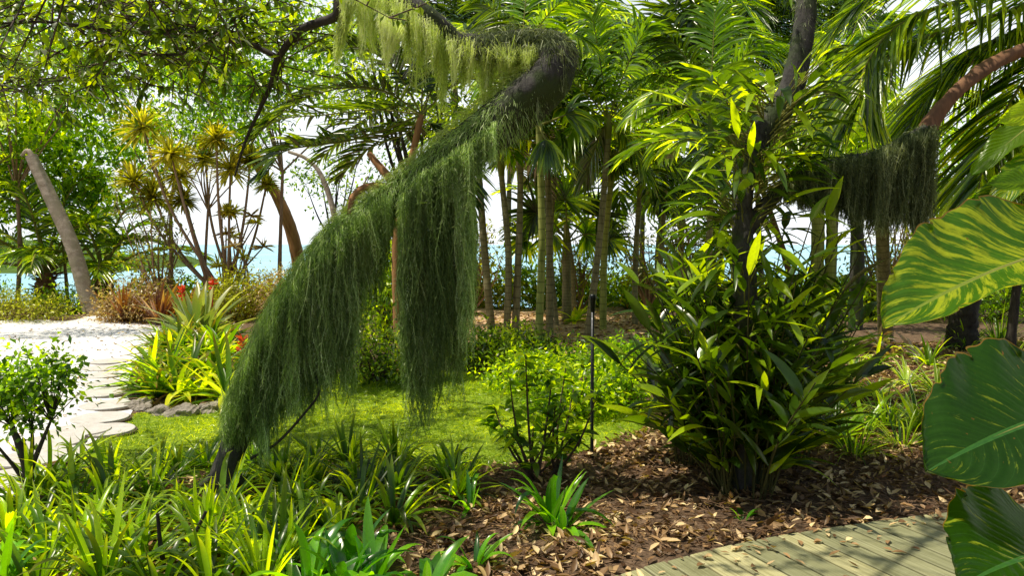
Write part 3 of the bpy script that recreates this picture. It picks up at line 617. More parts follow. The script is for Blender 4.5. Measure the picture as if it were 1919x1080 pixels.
fuzz(mb, [at(450, 800, D0), at(540, 590, D0 + .1), at(650, 440, D0 + .1)], [0.11, 0.12, 0.12], 7000, L=0.08, tint=0.4)
moss(mb, [at(760, 350, D0 - .13), at(850, 290, D0 - .15), at(930, 235, D0 - .15)], [zz(430), zz(420), zz(330)], 500, depth=0.04, tints=(0.6, 0.3))
mb.build('moss_sleeve', M['moss'], mt)
mb = MB()
fuzz(mb, [at(590, 485, D0 + .1), at(650, 415, D0 + .1), at(760, 333, D0 + .1), at(880, 235, D0 + .1), at(965, 165, D0), at(1010, 125, D0)], [.07, .08, .08, .09, .08, .07], 7000, L=0.06, W=.003, tint=0.35, top=1.2, sd=.3, down=.3)
mb.build('moss_crest', M['mosspale'], mt)
mb = MB()
fuzz(mb, [at(990, 180, D0), at(1040, 110, D0), at(980, 80, D0), at(880, 85, D0)], [0.15, 0.14, 0.11, 0.09], 3500, L=0.07, W=0.004, tint=0.4, top=0.3, sd=.3)
moss(mb, [at(1005, 130, D0 - .12), at(1045, 100, D0 - .1), at(1070, 120, D0)], [zz(260), zz(200), zz(190)], 160, depth=0.08, tints=(0.7, 0.3), tuftn=2)
mb.build('moss_knot', M['mossdark'], mt)
mb = MB()
moss(mb, [at(640, -10, D0), at(720, 0, D0), at(780, 30, D0), at(830, 75, D0)], [zz(80), zz(170), zz(70), zz(120), zz(210), zz(150), zz(230)], 850, kv=1.5, depth=0.16, tints=(0.7, 0.4))
moss(mb, [at(820, 70, D0), at(880, 90, D0), at(950, 95, D0), at(1010, 100, D0)], [zz(290), zz(200), zz(250), zz(170), zz(200), zz(120)], 800, kv=1.5, depth=0.16, tints=(0.5, 0.3))
moss(mb, [at(640, 0, D0), at(660, 10, D0)], [zz(160), zz(120)], 90, depth=0.05, tints=(0.5, 0.3), lean=-0.2)
moss(mb, [at(700, 20, D0 - .1), at(760, 60, D0 - .1)], [zz(150), zz(180)], 200, depth=0.08, tints=(0.85, 0.2))
fuzz(mb, bp_[1:7], [0.11, 0.09, 0.08, 0.07, 0.06, 0.055], 3000, L=0.045, tint=0.5)
mb.build('pale_moss', M['mosspale'], mt)
mb = MB()   # wiry vine looping off the trunk foot
tube(mb, [at(470, 860, D0 - .1), at(520, 830, D0 - .1), at(575, 770, D0 - .15), at(598, 735, D0 - .15), at(590, 700, D0 - .12), at(575, 660, D0 - .1)], [0.011, 0.009, 0.007, 0.004], ns=6, n=40)
mb.build('vine', M['bark'], mt)

# ------------------------------------------------------------------ the orchid tree on the right
base = G(1400, 918); D1 = base[1]
ot = thing('mossy_branch_tree', 'dark trunked tree right of centre with a horizontal branch carrying grey moss', 'tree', base)
mb = MB()
tube(mb, [base + [0, 0, -.1], at(1400, 760, D1), at(1398, 560, D1 + .1), at(1392, 400, D1 + .2), at(1402, 300, D1 + .25), at(1435, 235, D1 + .3), at(1480, 170, D1 + .35), at(1505, 60, D1 + .4), at(1512, -60, D1 + .5), at(1500, -260, D1 + .8)], [0.1, 0.085, 0.075, 0.07, 0.08, 0.09, 0.08, 0.075, 0.07, 0.05], ns=16, n=90, rough=.03, lump=.06)
mb.build('trunk', M['barklichen'], ot)
mb = MB(); fuzz(mb, [at(1402, 330, D1 + .25), at(1435, 235, D1 + .3), at(1480, 170, D1 + .35), at(1505, 60, D1 + .4), at(1512, -60, D1 + .5)], [.09, .09, .08, .08, .08], 1500, L=.035, tint=.5, sd=.3); mb.build('moss_sleeve', M['mossdark'], ot)
mb = MB()
rb = [at(1400, 430, D1 + .2), at(1450, 370, D1 + .2), at(1500, 330, D1 + .2), at(1580, 305, D1 + .25), at(1660, 290, D1 + .3), at(1735, 245, D1 + .35)]
tube(mb, rb, [0.055, 0.05, 0.045, 0.045, 0.045, 0.05], ns=12, n=50, rough=.04, lump=.05)
mb.build('branch', M['barklichen'], ot)
mb = MB(); tube(mb, [at(1738, 285, D1 + .36), at(1740, 240, D1 + .35), at(1775, 190, D1 + .4), at(1830, 140, D1 + .5), at(1900, 100, D1 + .6), at(2000, 60, D1 + .8)], [0.045, 0.058, 0.048, 0.05, 0.044, 0.045], ns=12, n=60, rough=.05, lump=.08)
mb.build('brown_bough', M['barkbrown'], ot)
mb = MB()
Z1 = lambda y: at(0, y, D1 + .25)[2]
moss(mb, [at(1480, 345, D1 + .1), at(1560, 310, D1 + .15), at(1640, 295, D1 + .3), at(1700, 270, D1 + .35), at(1742, 245, D1 + .35)], [Z1(390), Z1(415), Z1(440), Z1(460), Z1(450)], 2900, depth=0.16, tints=(0.65, 0.3), kv=.5)
moss(mb, [at(1590, 310, D1 + .25), at(1612, 305, D1 + .25)], [Z1(520), Z1(515)], 160, depth=0.06, tints=(0.35, 0.2))
moss(mb, [at(1640, 290, D1 + .2), at(1740, 245, D1 + .2)], [Z1(430), Z1(450)], 350, depth=0.08, tints=(0.65, 0.3))
fuzz(mb, rb[1:], [0.06] * 5, 3500, L=0.06, tint=0.5, top=.4)
mb.build('moss_curtain', M['mossdark'], ot)
mw = MB(); ml = MB()
ov = [[at(1500, -260, D1 + .8), [2.2, 6.4, 5.0], [1.4, 7.0, 5.6], [0.4, 7.4, 5.9]], [at(1500, -260, D1 + .8), [2.6, 5.8, 5.2], [3.4, 6.0, 5.6], [4.4, 6.2, 5.8]], [at(1512, -100, D1 + .5), [1.2, 4.4, 4.3], [0.4, 3.8, 4.8], [-.3, 3.2, 5.0]], [at(1512, -60, D1 + .5), [2.0, 4.9, 4.2], [1.3, 4.6, 4.7], [0.5, 4.6, 5.0]], [at(1512, -100, D1 + .5), [1.8, 4.0, 4.4], [1.2, 3.2, 4.9], [.6, 2.6, 5.1]], [at(1512, -100, D1 + .5), [2.8, 5.0, 4.0], [3.4, 5.0, 4.4], [4.0, 4.9, 4.5]]]
for o_ in ov: tube(mw, o_, [0.05, 0.03, 0.012], ns=7, n=24)
twiggy(mw, ml, ov, 20, 0.85, 6, 0.1, 0.045)
mw.build('upper_branches', M['bark'], ot); ml.build('upper_crown', M['canopy'], ot)

# ------------------------------------------------------------------ cane plants (orchids) round its foot
def cane_plant(name, label, cat, c, canes, hmin, hmax, spread, L, W, mleaf, group=None, nl=(8, 14), droop=.35, stemm='petiole', lean=0.5, top_only=False, stemr=0.008):
    t = thing(name, label, cat, c, group); ms = MB(); ml = MB()
    for k in range(canes):
        a = R.uniform(0, 2 * PI); rr = spread * math.sqrt(R.random()) * 0.3; b = np.array([c[0] + rr * math.cos(a), c[1] + rr * math.sin(a), c[2] - .02])
        h = R.uniform(hmin, hmax); tip = b + np.array([math.cos(a) * spread * lean * R.uniform(.1, 1.2), math.sin(a) * spread * lean * R.uniform(.3, 1.2), h])
        mid = (b + tip) / 2 + np.array([-math.cos(a), -math.sin(a), 0.4]) * 0.1 * spread
        Q = tube(ms, [b, mid, tip], [stemr, stemr, stemr * .6], ns=5, n=10)
        n = R.integers(*nl); tt = np.sort(R.uniform(0.2, 1, n)); x = np.linspace(0, 1, 10)
        p = np.stack([np.interp(tt, x, Q[:, i]) for i in range(3)], 1); T = nrm(tip - b)
        az = np.arange(n) * PI + a + R.normal(0, .6, n); d = np.stack([np.cos(az), np.sin(az), R.uniform(0.3, 1.8, n)], 1)
        blades(ml, p, d, np.tile(T, (n, 1)) , L * R.uniform(.6, 1.15, n), W * R.uniform(.75, 1.15, n), S=5, droop=droop * R.uniform(.4, 2, n), fold=.16, prof='lance', tint=np.clip(R.random(n) ** 1.4, 0, 1))
    ms.build('stems', M[stemm], t); ml.build('leaves', M[mleaf], t); return t
def climb_leaves(name, label, cat, line, n, rad, L, W, mleaf):
    P = spline(line, 60); t = thing(name, label, cat, P[0]); ml = MB(); ms = MB(); u = R.random(n)
    p = np.stack([np.interp(u, np.linspace(0, 1, 60), P[:, i]) for i in range(3)], 1); o = rdir(n, -.3, .5)
    st = p + o * rad * .5; en = p + o * (rad * R.uniform(.8, 1.6, n))[:, None] + np.array([0, 0, .05])
    sticks(ms, st, en, .006, .004); 
    blades(ml, en, nrm(o + np.array([0, 0, .25]) + R.normal(0, .3, (n, 3))), np.array([0, 0, 1.]) + R.normal(0, .3, (n, 3)), L * R.uniform(.6, 1.2, n), W * R.uniform(.7, 1.15, n), S=5, droop=R.uniform(.1, .9, n), fold=.14, tint=R.random(n) ** 1.3)
    ms.build('stems', M['petiole'], t); ml.build('leaves', M[mleaf], t); return t
for k, (x, y, h0, h1, sp_, nc, lb) in enumerate([(1395, 922, .55, 1.8, .7, 84, 'large dark strap-leaved orchid bush filling the foot of the dark trunk'),
        (1300, 870, .5, 1.45, .55, 28, 'leafy orchid clump on the left flank of the big orchid bush'),
        (1475, 870, .5, 1.4, .45, 28, 'leafy orchid clump on the right flank of the big orchid bush'),
        (1340, 800, .9, 1.75, .55, 28, 'orchid clump with paler leaves rising behind the big orchid bush')]):
    cane_plant('orchid_bush', lb, 'orchid', G(x, y), nc, h0, h1, sp_, 0.34, 0.062, 'orchid', nl=(9, 15), droop=.22, lean=.85, stemm='cane', stemr=.006)
climb_leaves('climbing_orchid', 'leafy orchid growing up the dark trunk above the bush', 'orchid', [at(1400, 880, D1 - .1), at(1400, 700, D1 - .1), at(1395, 470, D1 + .05), at(1400, 320, D1 + .1), at(1440, 230, D1 + .15), at(1480, 160, D1 + .2)], 380, .2, .33, .055, 'orchid')
climb_leaves('climbing_orchid', 'bright leaved orchid where the mossy branch leaves the dark trunk', 'orchid', [at(1380, 420, D1 + .05), at(1430, 340, D1 + .1), at(1480, 300, D1 + .1)], 70, .16, .28, .04, 'lime')

# ------------------------------------------------------------------ palms
def palm(label, base, top, r, nf, fl, LL, LW, mleaf='palm', mstem='stembrown', el=(0.2, 1.25), droop=.75, nl=26, shaft=0.0, group=None, mid=None, name='palm', ldroop=.4, azs=None, ang=55, vee=.35, rr=.012, S=3, dead=0):
    t = thing(name, label, 'palm', base, group); base = np.asarray(base); top = np.asarray(top)
    mid = (base + top) / 2 + np.array([R.normal(0, .05), R.normal(0, .05), 0]) if mid is None else np.asarray(mid)
    mb = MB(); tube(mb, [base + [0, 0, -.1], mid, top], [r * 1.15, r, r * .85], ns=12, n=80, rings=.05, ring_n=22, rough=.012); mb.build('trunk', M[mstem], t)
    ax = nrm((top - mid)[None])[0]; cr = top
    if shaft:
        mb = MB(); tube(mb, [top, top + ax * shaft * .4, top + ax * shaft], [r * .95, r * 1.15, r * .6], ns=10, n=20, rough=.01); mb.build('crownshaft', M['petiole'], t); cr = top + ax * shaft * .9
    for k in range(nf):
        az = (azs[k] if azs is not None and k < len(azs) else k * 2.39996 + R.normal(0, .25)); x = (k + .5) / nf
        e_ = el[1] + (el[0] - el[1]) * x + R.normal(0, .08)
        mb = MB(); P = arc(cr, az, e_, fl * R.uniform(.8, 1.1), droop * R.uniform(.75, 1.2))
        ml_ = mleaf if mleaf != 'palm' else ('brightpalm', 'palm', 'palm', 'darkpalm', 'darkpalm', 'darkpalm', 'darkpalm', 'palm')[int(R.integers(0, 8))]
        frond(mb, P, nl=nl, LL=LL, LW=LW, droop=ldroop, rr=rr, ang=ang, vee=vee, S=S); mb.build('frond', [M[ml_], M['petiole']], t)
    return t
def px_palm(label, x, yb, xt, yt, rpx, **k):
    b = G(x, yb); return palm(label, b, at(xt, yt, b[1]), rpx / F * b[1] / 2 * .68, **k)
GP = 'slender ringed palms in the clearing'
kw = dict(nf=12, fl=1.9, LL=.62, LW=.075, droop=.75, shaft=.45, group=GP, nl=24, ldroop=.55)
px_palm('slender palm stem nearest the right edge of the hanging moss', 922, 622, 898, 330, 20, **kw)
px_palm('slender palm stem paired with a thin dead stem beside the moss', 948, 640, 940, 330, 18, **kw)
px_palm('brownish slender palm just left of centre in the palm group', 1030, 630, 1025, 270, 19, **kw)
px_palm('thin green palm stem touching the brownish one in the palm group', 1044, 612, 1041, 320, 12, **{**kw, 'fl': 1.4})
px_palm('yellow green palm stem directly behind the black path light', 1130, 620, 1145, 340, 18, mstem='stemgreen', **kw)
px_palm('slim straight palm to the right of the black path light', 1190, 608, 1198, 370, 15, mstem='stembrown', **kw)
px_palm('palm with brown stem between the path light and the orchid bush', 1240, 575, 1242, 400, 20, mstem='stembrown', **{**kw, 'fl': 1.9})
px_palm('reddish stemmed palm against the orchid bush', 1272, 566, 1276, 400, 17, mstem='barkorange', **{**kw, 'fl': 1.7})
fq = thing('fan_palm', 'slim fan palm with a pale pleated leaf hanging under the moss knot', 'palm', gz(at(1008, 600, 11)[0], 11)); fqb = np.array(fq['_o']); fqc = at(1010, 235, 11)
mb = MB(); tube(mb, [fqb, (fqb + fqc) / 2 + [.05, 0, 0], fqc], [.06, .05, .045], ns=10, n=60, rings=.05, ring_n=20); mb.build('trunk', M['stemgreen'], fq)
FAN_TODO = [(fq, fqc, (1022, 262), .62, (0, 0, -1)), (fq, fqc, (975, 225), .6, (-1, 0, .1)), (fq, fqc, (1060, 215), .6, (1, 0, .3)), (fq, fqc, (1010, 180), .6, (0, 0, 1))]
# tall crowns behind
kt = dict(nf=17, fl=2.7, LL=.9, LW=.085, droop=.85, nl=36, group='tall palms behind the clearing', ldroop=.5)
for (x, yb, xt, yt, r_, lb) in [(950, 572, 960, 110, 13, 'tall palm whose crown fills the sky right above the moss knot'), (1050, 566, 1090, 60, 13, 'tall palm with crown at the top centre of the photo'), (1202, 570, 1210, 150, 13, 'tall palm with dense crown right of the top centre'),
                            (1345, 566, 1352, 90, 13, 'tall palm with bare brown upper trunk left of the dark mossy tree'), (1262, 560, 1300, 230, 13, 'mid height palm with bright fronds left of the dark mossy tree'),
        (1230, 600, 1260, 120, 13, 'palm with bright crown right of the middle group'), (1430, 575, 1420, 60, 13, 'palm crown directly behind the dark mossy tree top'), (1560, 575, 1590, 70, 13, 'palm crown between the dark mossy tree and the coconut fronds')]:
    px_palm(lb, x, yb, xt, yt, r_, mstem='barkbrown' if x == 1335 else 'stembrown', **kt)
px_palm('palm with dark fronds filling the top of the photo above the moss', 860, 575, 850, 60, 20, mleaf='darkpalm', **{**kt, 'fl': 2.6})
# small fan-like palms low behind
for (x, yb, xt, yt, lb) in [(1075, 590, 1060, 420, 'small bushy palm with bright fronds between the slender stems'), (1330, 570, 1340, 470, 'small palm hidden behind the orchid bush')]:
    px_palm(lb, x, yb, xt, yt, 16, nf=14, fl=1.7, LL=.6, LW=.08, droop=.6, group='small palms behind the slender stems', nl=22, el=(-.1, 1.3), mleaf='palm')

def fan(parent, c, nrm_, rad, n=22, W=.075, spread=2.9, up0=(0, 0, -1), mleaf='palm', tint=None, droop=.35):
    c = np.asarray(c); nn = nrm(np.array([nrm_], float))[0]; a0 = np.array(up0, float); a0 = a0 - a0.dot(nn) * nn; a0 /= np.linalg.norm(a0); b0 = np.cross(nn, a0)
    th = np.linspace(-spread / 2, spread / 2, n); d = a0[None] * np.cos(th)[:, None] + b0[None] * np.sin(th)[:, None] + nn[None] * .12
    mb = MB(); blades(mb, np.tile(c, (n, 1)), d, np.tile(nn, (n, 1)), rad * (1 - .18 * (np.abs(th) / spread * 2) ** 2) * R.uniform(.93, 1.05, n), W, S=5, droop=droop * R.uniform(.5, 1.5, n), fold=.35, prof='leaflet', tint=tint); mb.build('fan_leaf', M[mleaf], parent)
fp_b = gz(at(1062, 600, 15.5)[0], 15.5); fp = thing('fan_palm', 'low fan palm with round pleated leaves seen between the slender stems', 'palm', fp_b)
mb = MB(); fc = at(1062, 455, 15.5); tube(mb, [fp_b, fc], [.1, .08], ns=10, n=30, rough=.06); mb.build('trunk', M['stembrown'], fp)
for k, (x, y, r_, tn) in enumerate([(1005, 400, .75, 'darkpalm'), (1060, 375, .85, 'palm'), (1120, 405, .75, 'darkpalm'), (985, 450, .6, 'palm'), (1095, 440, .7, 'brightpalm'), (1035, 440, .65, 'palm'), (1140, 450, .55, 'palm')]):
    q_ = at(x, y, 15.5 + R.uniform(-.5, .5)); mb = MB(); tube(mb, [fc, (fc + q_) / 2 + [0, 0, .15], q_], [.02, .016, .012], ns=5, n=10); mb.build('petiole', M['petiole'], fp)
    fan(fp, q_, (R.normal(0, .3), -1, R.uniform(-.1, .5)), r_, n=26, spread=4.6, up0=q_ - fc + np.array([0, 0, -.2]), mleaf=tn)
for p_, c_, (x, y), r_, u_ in FAN_TODO:
    q_ = at(x, y, 10.7); mb = MB(); tube(mb, [c_, (c_ + q_) / 2, q_], [.02, .016, .01], ns=5, n=10); mb.build('petiole', M['petiole'], p_)
    fan(p_, q_, (R.normal(0, .2), -1, .2), r_ * .9, n=16, W=.07, spread=2.2, up0=u_, mleaf='palm', tint=R.uniform(.2, .75, 16), droop=.75)
# dark palm behind the moss: hidden trunk seen between the curtains, fronds reaching left
b = G(752, 700); crn = at(790, 215, b[1]); yq = b[1]
dp = thing('palm', 'dark palm behind the leaning tree with fronds arching out to the left', 'palm', b)
mb = MB(); tube(mb, [b, at(744, 450, yq), at(765, 330, yq), crn], [.08, .06, .045, .04], ns=12, n=70, rings=.04, rough=.02); mb.build('trunk', M['barkorange'], dp)
def fr_px(parent, pts, mleaf='darkpalm', **k):
    mb = MB(); frond(mb, [at(*p) for p in pts], **k); mb.build('frond', [M[mleaf], M['petiole']], parent)
fr_px(dp, [(790, 215, yq), (740, 235, yq - .2), (660, 262, yq - .5), (590, 272, yq - .8), (530, 285, yq - 1), (497, 330, yq - 1.1)], nl=46, LL=.5, LW=.06, droop=.3, ang=62, rr=.016, vee=.45)
for pts in [[(790, 215, yq), (720, 170, yq - .3), (640, 165, yq - .6), (560, 190, yq - .8), (500, 235, yq - .9)],
            [(790, 215, yq), (700, 205, yq + .2), (610, 215, yq + .4), (520, 225, yq + .5), (470, 265, yq + .5)],
            [(790, 215, yq), (740, 130, yq - .2), (680, 90, yq - .4), (610, 95, yq - .6)],
            [(790, 215, yq), (760, 250, yq + .3), (690, 280, yq + .5), (640, 330, yq + .6)],
            [(790, 215, yq), (790, 120, yq - .1), (770, 60, yq - .2), (720, 20, yq - .4)],
            [(790, 215, yq), (850, 160, yq + .2), (900, 150, yq + .4), (950, 190, yq + .6)],
            [(790, 215, yq), (830, 120, yq + .4), (880, 60, yq + .8), (940, 50, yq + 1.1)],
            [(790, 215, yq), (730, 200, yq + .5), (660, 240, yq + .9), (600, 300, yq + 1.2)],
            [(790, 215, yq), (820, 250, yq - .1), (860, 300, yq - .2), (880, 380, yq - .3)]]:
    fr_px(dp, pts, nl=42, LL=.52, LW=.055, droop=.3, ang=58, rr=.013)

def feather(label, bx, by, cx, cy, tips, LL=.6, LW=.055):
    b = G(bx, by); Y = b[1]; cr = at(cx, cy, Y); t = thing('palm', label, 'palm', b)
    mb = MB(); tube(mb, [b, (b + cr) / 2 + [.04, 0, 0], cr - [0, 0, .3]], [.065, .05, .045], ns=12, n=80, rings=.04); mb.build('trunk', M['stembrown'], t)
    mb = MB(); tube(mb, [cr - [0, 0, .3], cr - [0, 0, .1], cr + [0, 0, .1]], [.047, .062, .03], ns=10, n=12); mb.build('crownshaft', M['petiole'], t)
    for k, (x, y) in enumerate(tips):
        e_ = at(x, y, Y + R.uniform(-1.1, .5)); dv = e_ - cr; h = np.linalg.norm(dv[:2]); mb = MB()
        P = [cr, cr + dv * .35 + [0, 0, .22 * h], cr + dv * .72 + [0, 0, .2 * h], e_]
        frond(mb, P, nl=34, LL=LL, LW=LW, droop=.55, ang=60, rr=.014, vee=.12, jit=.035, S=4, torn=.03, tint=R.uniform(.3, .75)); mb.build('frond', [M[('palm', 'darkpalm', 'brightpalm', 'palm')[k % 4]], M['petiole']], t)
feather('feather palm crowned with arching fronds above the black path light', 1100, 645, 1140, 225, [(985, 170), (1030, 90), (1110, 30), (1215, 50), (1290, 130), (1310, 230), (1040, 300), (1215, 340), (1095, 340), (990, 240)])
feather('feather palm whose fronds arch out left of the dark mossy trunk', 1320, 650, 1330, 215, [(1200, 150), (1250, 70), (1340, 20), (1430, 80), (1470, 170), (1460, 270), (1230, 290), (1330, 350), (1180, 220)])
feather('feather palm behind the leaf tips above the moss knot', 965, 640, 975, 120, [(850, 60), (900, 0), (990, -40), (1070, 0), (1110, 90), (1080, 190), (900, 170), (1010, 230)])
# coconut fronds upper right (crown outside the frame)
cb = np.array([5.6, 6.6, float(terr(5.6, 6.6))]); cc = np.array([5.2, 6.4, 4.1])
cpn = thing('palm', 'coconut palm with huge fine-leaved fronds sweeping in from the upper right', 'palm', cb)
mb = MB(); tube(mb, [cb, [5.5, 6.5, 2], cc], [.2, .15, .14], ns=16, n=80, rings=.04); mb.build('trunk', M['stembrown'], cpn)
CY = 6.4
for pts, kk in [([(2120, -60), (2000, -30), (1890, 20), (1760, 60), (1660, 110), (1590, 190), (1555, 260)], dict(droop=.55)), ([(2120, -60), (1980, 30), (1860, 90), (1770, 150), (1700, 240)], dict(droop=.6)),
                ([(2120, -60), (1960, -70), (1800, -60), (1660, -20), (1570, 50)], dict(droop=.5)), ([(2120, -60), (2000, 60), (1920, 150), (1860, 260), (1830, 370)], dict(droop=.4)), ([(2120, -60), (2080, 100), (2020, 240), (1960, 330)], dict(droop=.4)),
                ([(2120, -60), (2050, -200), (1900, -260), (1700, -230), (1560, -160)], dict(droop=.5)), ([(2120, -60), (1960, -20), (1800, 0), (1680, 50), (1620, 130), (1610, 200)], dict(droop=.6)), ([(2120, -60), (2000, 20), (1900, 60), (1800, 110), (1740, 190), (1720, 280)], dict(droop=.5))]:
    n_ = len(pts); off = R.uniform(-.6, .4)
    P = [cc] + [at(x, y, CY + off * (k / n_)) for k, (x, y) in enumerate(pts[1:], 1)]
    mb = MB(); frond(mb, P, nl=95, LL=.8, LW=.036, ang=60, rr=.02, start=.1, S=5, vee=.15, jit=.05, torn=.02, **kk); mb.build('frond', [M['palm'], M['petiole']], cpn)
# frond behind the mossy branch
b2 = G(1660, 640); y2 = b2[1]
p2 = thing('palm', 'palm behind the mossy branch with fronds hanging like a comb', 'palm', b2)
c2 = at(1650, 330, y2 * .9); mb = MB(); tube(mb, [b2, (b2 + c2) / 2, c2], [.12, .1, .09], ns=12, n=60, rings=.05); mb.build('trunk', M['stembrown'], p2)
Yq = y2 * .9
for pts in [[(1650, 330), (1700, 240), (1680, 185), (1610, 165), (1530, 180), (1450, 240)], [(1650, 330), (1620, 240), (1560, 215), (1490, 240), (1440, 300)], [(1650, 330), (1720, 250), (1780, 240), (1830, 290), (1850, 360)], [(1650, 330), (1690, 220), (1740, 170), (1800, 170), (1860, 220)], [(1650, 330), (1600, 300), (1550, 290), (1500, 330)], [(1650, 330), (1640, 200), (1600, 110), (1540, 60)], [(1650, 330), (1700, 330), (1760, 350), (1800, 420)]]:
    P = [at(x, y, Yq + R.uniform(-.4, .4)) for x, y in pts]; P[0] = c2
    mb = MB(); frond(mb, P, nl=40, LL=.85, LW=.06, ang=72, rr=.018, start=.12, S=4, vee=0, droop=.9, jit=.05, tint=.7); mb.build('frond', [M['palm'], M['petiole']], p2)

# ------------------------------------------------------------------ left side trees
gb = G(178, 592); gy = gb[1]
t = thing('cut_trunk', 'leaning pale grey bare trunk sawn off at the top beside the sand', 'tree trunk', gb)
mb = MB(); tube(mb, [gb + [0, 0, -.1], at(160, 545, gy), at(135, 460, gy), at(95, 370, gy), at(58, 292, gy)], [.2, .17, .155, .145, .12], ns=18, n=80, rough=.012, rings=.02, ring_n=12); mb.build('trunk', M['barkgrey'], t)
mb = MB(); tube(mb, [at(64, 300, gy), at(52, 282, gy), at(40, 292, gy)], [.07, .05, .03], ns=8, n=10, rough=.08); mb.build('broken_stub', M['barkgrey'], t)

def stub_palm(label, bx, by, hp, spreadpx, nf, lean=0):
    b = G(bx, by); b = gz(b[0] * 19.3 / b[1], 19.3); Y = 19.3; top = at(bx + lean, by - hp, Y); t = thing('palm', label, 'palm', b, 'stocky young palms behind the sand')
    mb = MB(); tube(mb, [b + [0, 0, -.05], (b + top) / 2, top], [.34, .24, .15], ns=14, n=36, rough=.1, lump=.1)
    sk = R.uniform(0, 1, 90)[:, None]; q = b + (top - b) * sk; d = rdir(90, -.1, .6); sticks(mb, q + d * .18, q + d * R.uniform(.3, .5, 90)[:, None], .025, .01)
    mb.build('trunk', M['barkbrown'], t)
    for k in range(nf):
        az = k * 2.4; e_ = 1.35 - .95 * k / nf + R.normal(0, .06); mb = MB(); P = arc(top, az, e_, spreadpx / F * Y * R.uniform(.85, 1.15), .55)
        frond(mb, P, nl=24, LL=.75, LW=.075, droop=.5, rr=.045, start=.32, ang=50, S=3); mb.build('frond', [M['palm'], M['petiole']], t)
stub_palm('stocky palm with a shaggy dark base at the far left by the sea', 86, 596, 85, 210, 13)
stub_palm('stocky palm just right of the bare grey trunk', 192, 572, 60, 170, 11)
stub_palm('palm at the far left with fronds spreading over the water', -60, 600, 170, 300, 12)

def leafy_tree(name, label, base, top, crown_r, nclump, per, L, W, mleaf, mbark='bark', r=.06, cat='tree', nbr=9, group=None, mid=None, flat=.75, clr=.35, shell=.3, bend=.15):
    t = thing(name, label, cat, base, group); base = np.asarray(base); top = np.asarray(top); h = np.linalg.norm(top - base)
    mid = (base + top) / 2 + R.normal(0, bend, 3) * [1, 1, 0] * h * .3 if mid is None else np.asarray(mid)
    mb = MB(); fork = base + (top - base) * .55 if mid is None else mid
    tube(mb, [base + [0, 0, -.05], (base + fork) / 2 + R.normal(0, .03, 3), fork], [r * 1.2, r, r * .8], ns=9, n=24, rough=.03, lump=.04); mb.build('trunk', M[mbark], t)
    pts = ell_pts(top, np.array(crown_r), nclump, shell); mb = MB(); hubs = []
    for k in range(nbr):
        e_ = pts[k % nclump]; m_ = (fork + e_) / 2 + R.normal(0, .08, 3) * h * .4; Q = tube(mb, [fork, m_, e_], [r * .55, r * .35, r * .12], ns=5, n=12, rough=.03); hubs.append(Q)
    H = np.vstack(hubs)
    for p in pts[nbr:]:
        q = H[np.argmin(np.linalg.norm(H - p, axis=1) + R.uniform(0, .3, len(H)))]; sticks(mb, q[None], p[None], r * .15, r * .06)
    mb.build('branches', M[mbark], t)
    mb = MB(); clumps(mb, pts, clr, per, L, W, flat=flat); mb.build('crown', M[mleaf], t); return t

# light leafy crowns upper left, behind the dark canopy
leafy_tree('leafy_tree', 'tree with pale lime leaves above the cut grey trunk', gz(-11.5, 20), at(130, 300, 20), (2.6, 1.5, 1.6), 87, 50, .24, .1, 'lime', clr=.45, r=.04, mbark='paletwig')
leafy_tree('leafy_tree', 'tree with airy green crown behind the yellow rosettes', gz(-8.6, 19.5), at(310, 170, 19.5), (2.8, 1.4, 2.0), 87, 55, .22, .08, 'lime', clr=.45, r=.05, mbark='paletwig')
leafy_tree('leafy_tree', 'light green tree at the far upper left', gz(-12.2, 19), at(40, 130, 19), (2.9, 1.8, 2.2), 93, 55, .22, .085, 'lime', clr=.45, r=.05, mbark='paletwig')
leafy_tree('leafy_tree', 'tall tree with lime foliage above the arching dark branch', gz(-5.6, 18.5), at(520, 60, 18.5), (3.0, 1.6, 1.9), 100, 57, .22, .08, 'lime', clr=.45, r=.045, mbark='paletwig')
leafy_tree('leafy_tree', 'small leaved tree left of the dark palm fronds', gz(-7.2, 18), at(420, 200, 18), (1.9, 1.3, 1.2), 50, 44, .18, .06, 'midleaf', clr=.45, r=.035, mbark='paletwig')
leafy_tree('leafy_tree', 'airy seaside tree with yellow leaves above the water', gz(-4.8, 19), at(640, 330, 19), (1.6, 1.2, 1.1), 34, 34, .14, .06, 'lime', clr=.5)
leafy_tree('leafy_tree', 'lime green tree over the stocky palms at the left edge', gz(-14, 20), at(-30, 330, 20), (2.5, 1.5, 2), 75, 50, .23, .09, 'lime', clr=.45, r=.05, mbark='paletwig')

leafy_tree('leafy_tree', 'tree past the left edge whose crown shades the sand path', gz(-12.2, 13), np.array([-9.9, 13.2, 5.6]), (1.5, 1.7, .8), 34, 40, .17, .06, 'midleaf', clr=.35, r=.06)
# orange curved trunk
ob = G(556, 548); oy = ob[1]*.85; ob = at(562, 560, oy); ob = gz(ob[0], oy)
t = thing('curved_tree', 'smooth orange brown curved trunk standing in front of the sea', 'tree trunk', ob)
mb = MB(); tube(mb, [ob, at(560, 500, oy), at(545, 430, oy), at(518, 365, oy), at(492, 325, oy), at(470, 270, oy)], [.2, .19, .175, .15, .12, .08], ns=16, n=60, rough=.012, rings=.02, ring_n=14); mb.build('trunk', M['barkorange'], t)
mb = MB()
for k in range(14):
    p = at(480 + R.uniform(-12, 14), 300 + R.uniform(-20, 24), oy)
    blades(mb, p[None], rdir(1, .1, 1), rdir(1), .5, .05, S=4, droop=.5, fold=.2, prof='strap')
mb.build('leaves', M['yelpalm'], t)
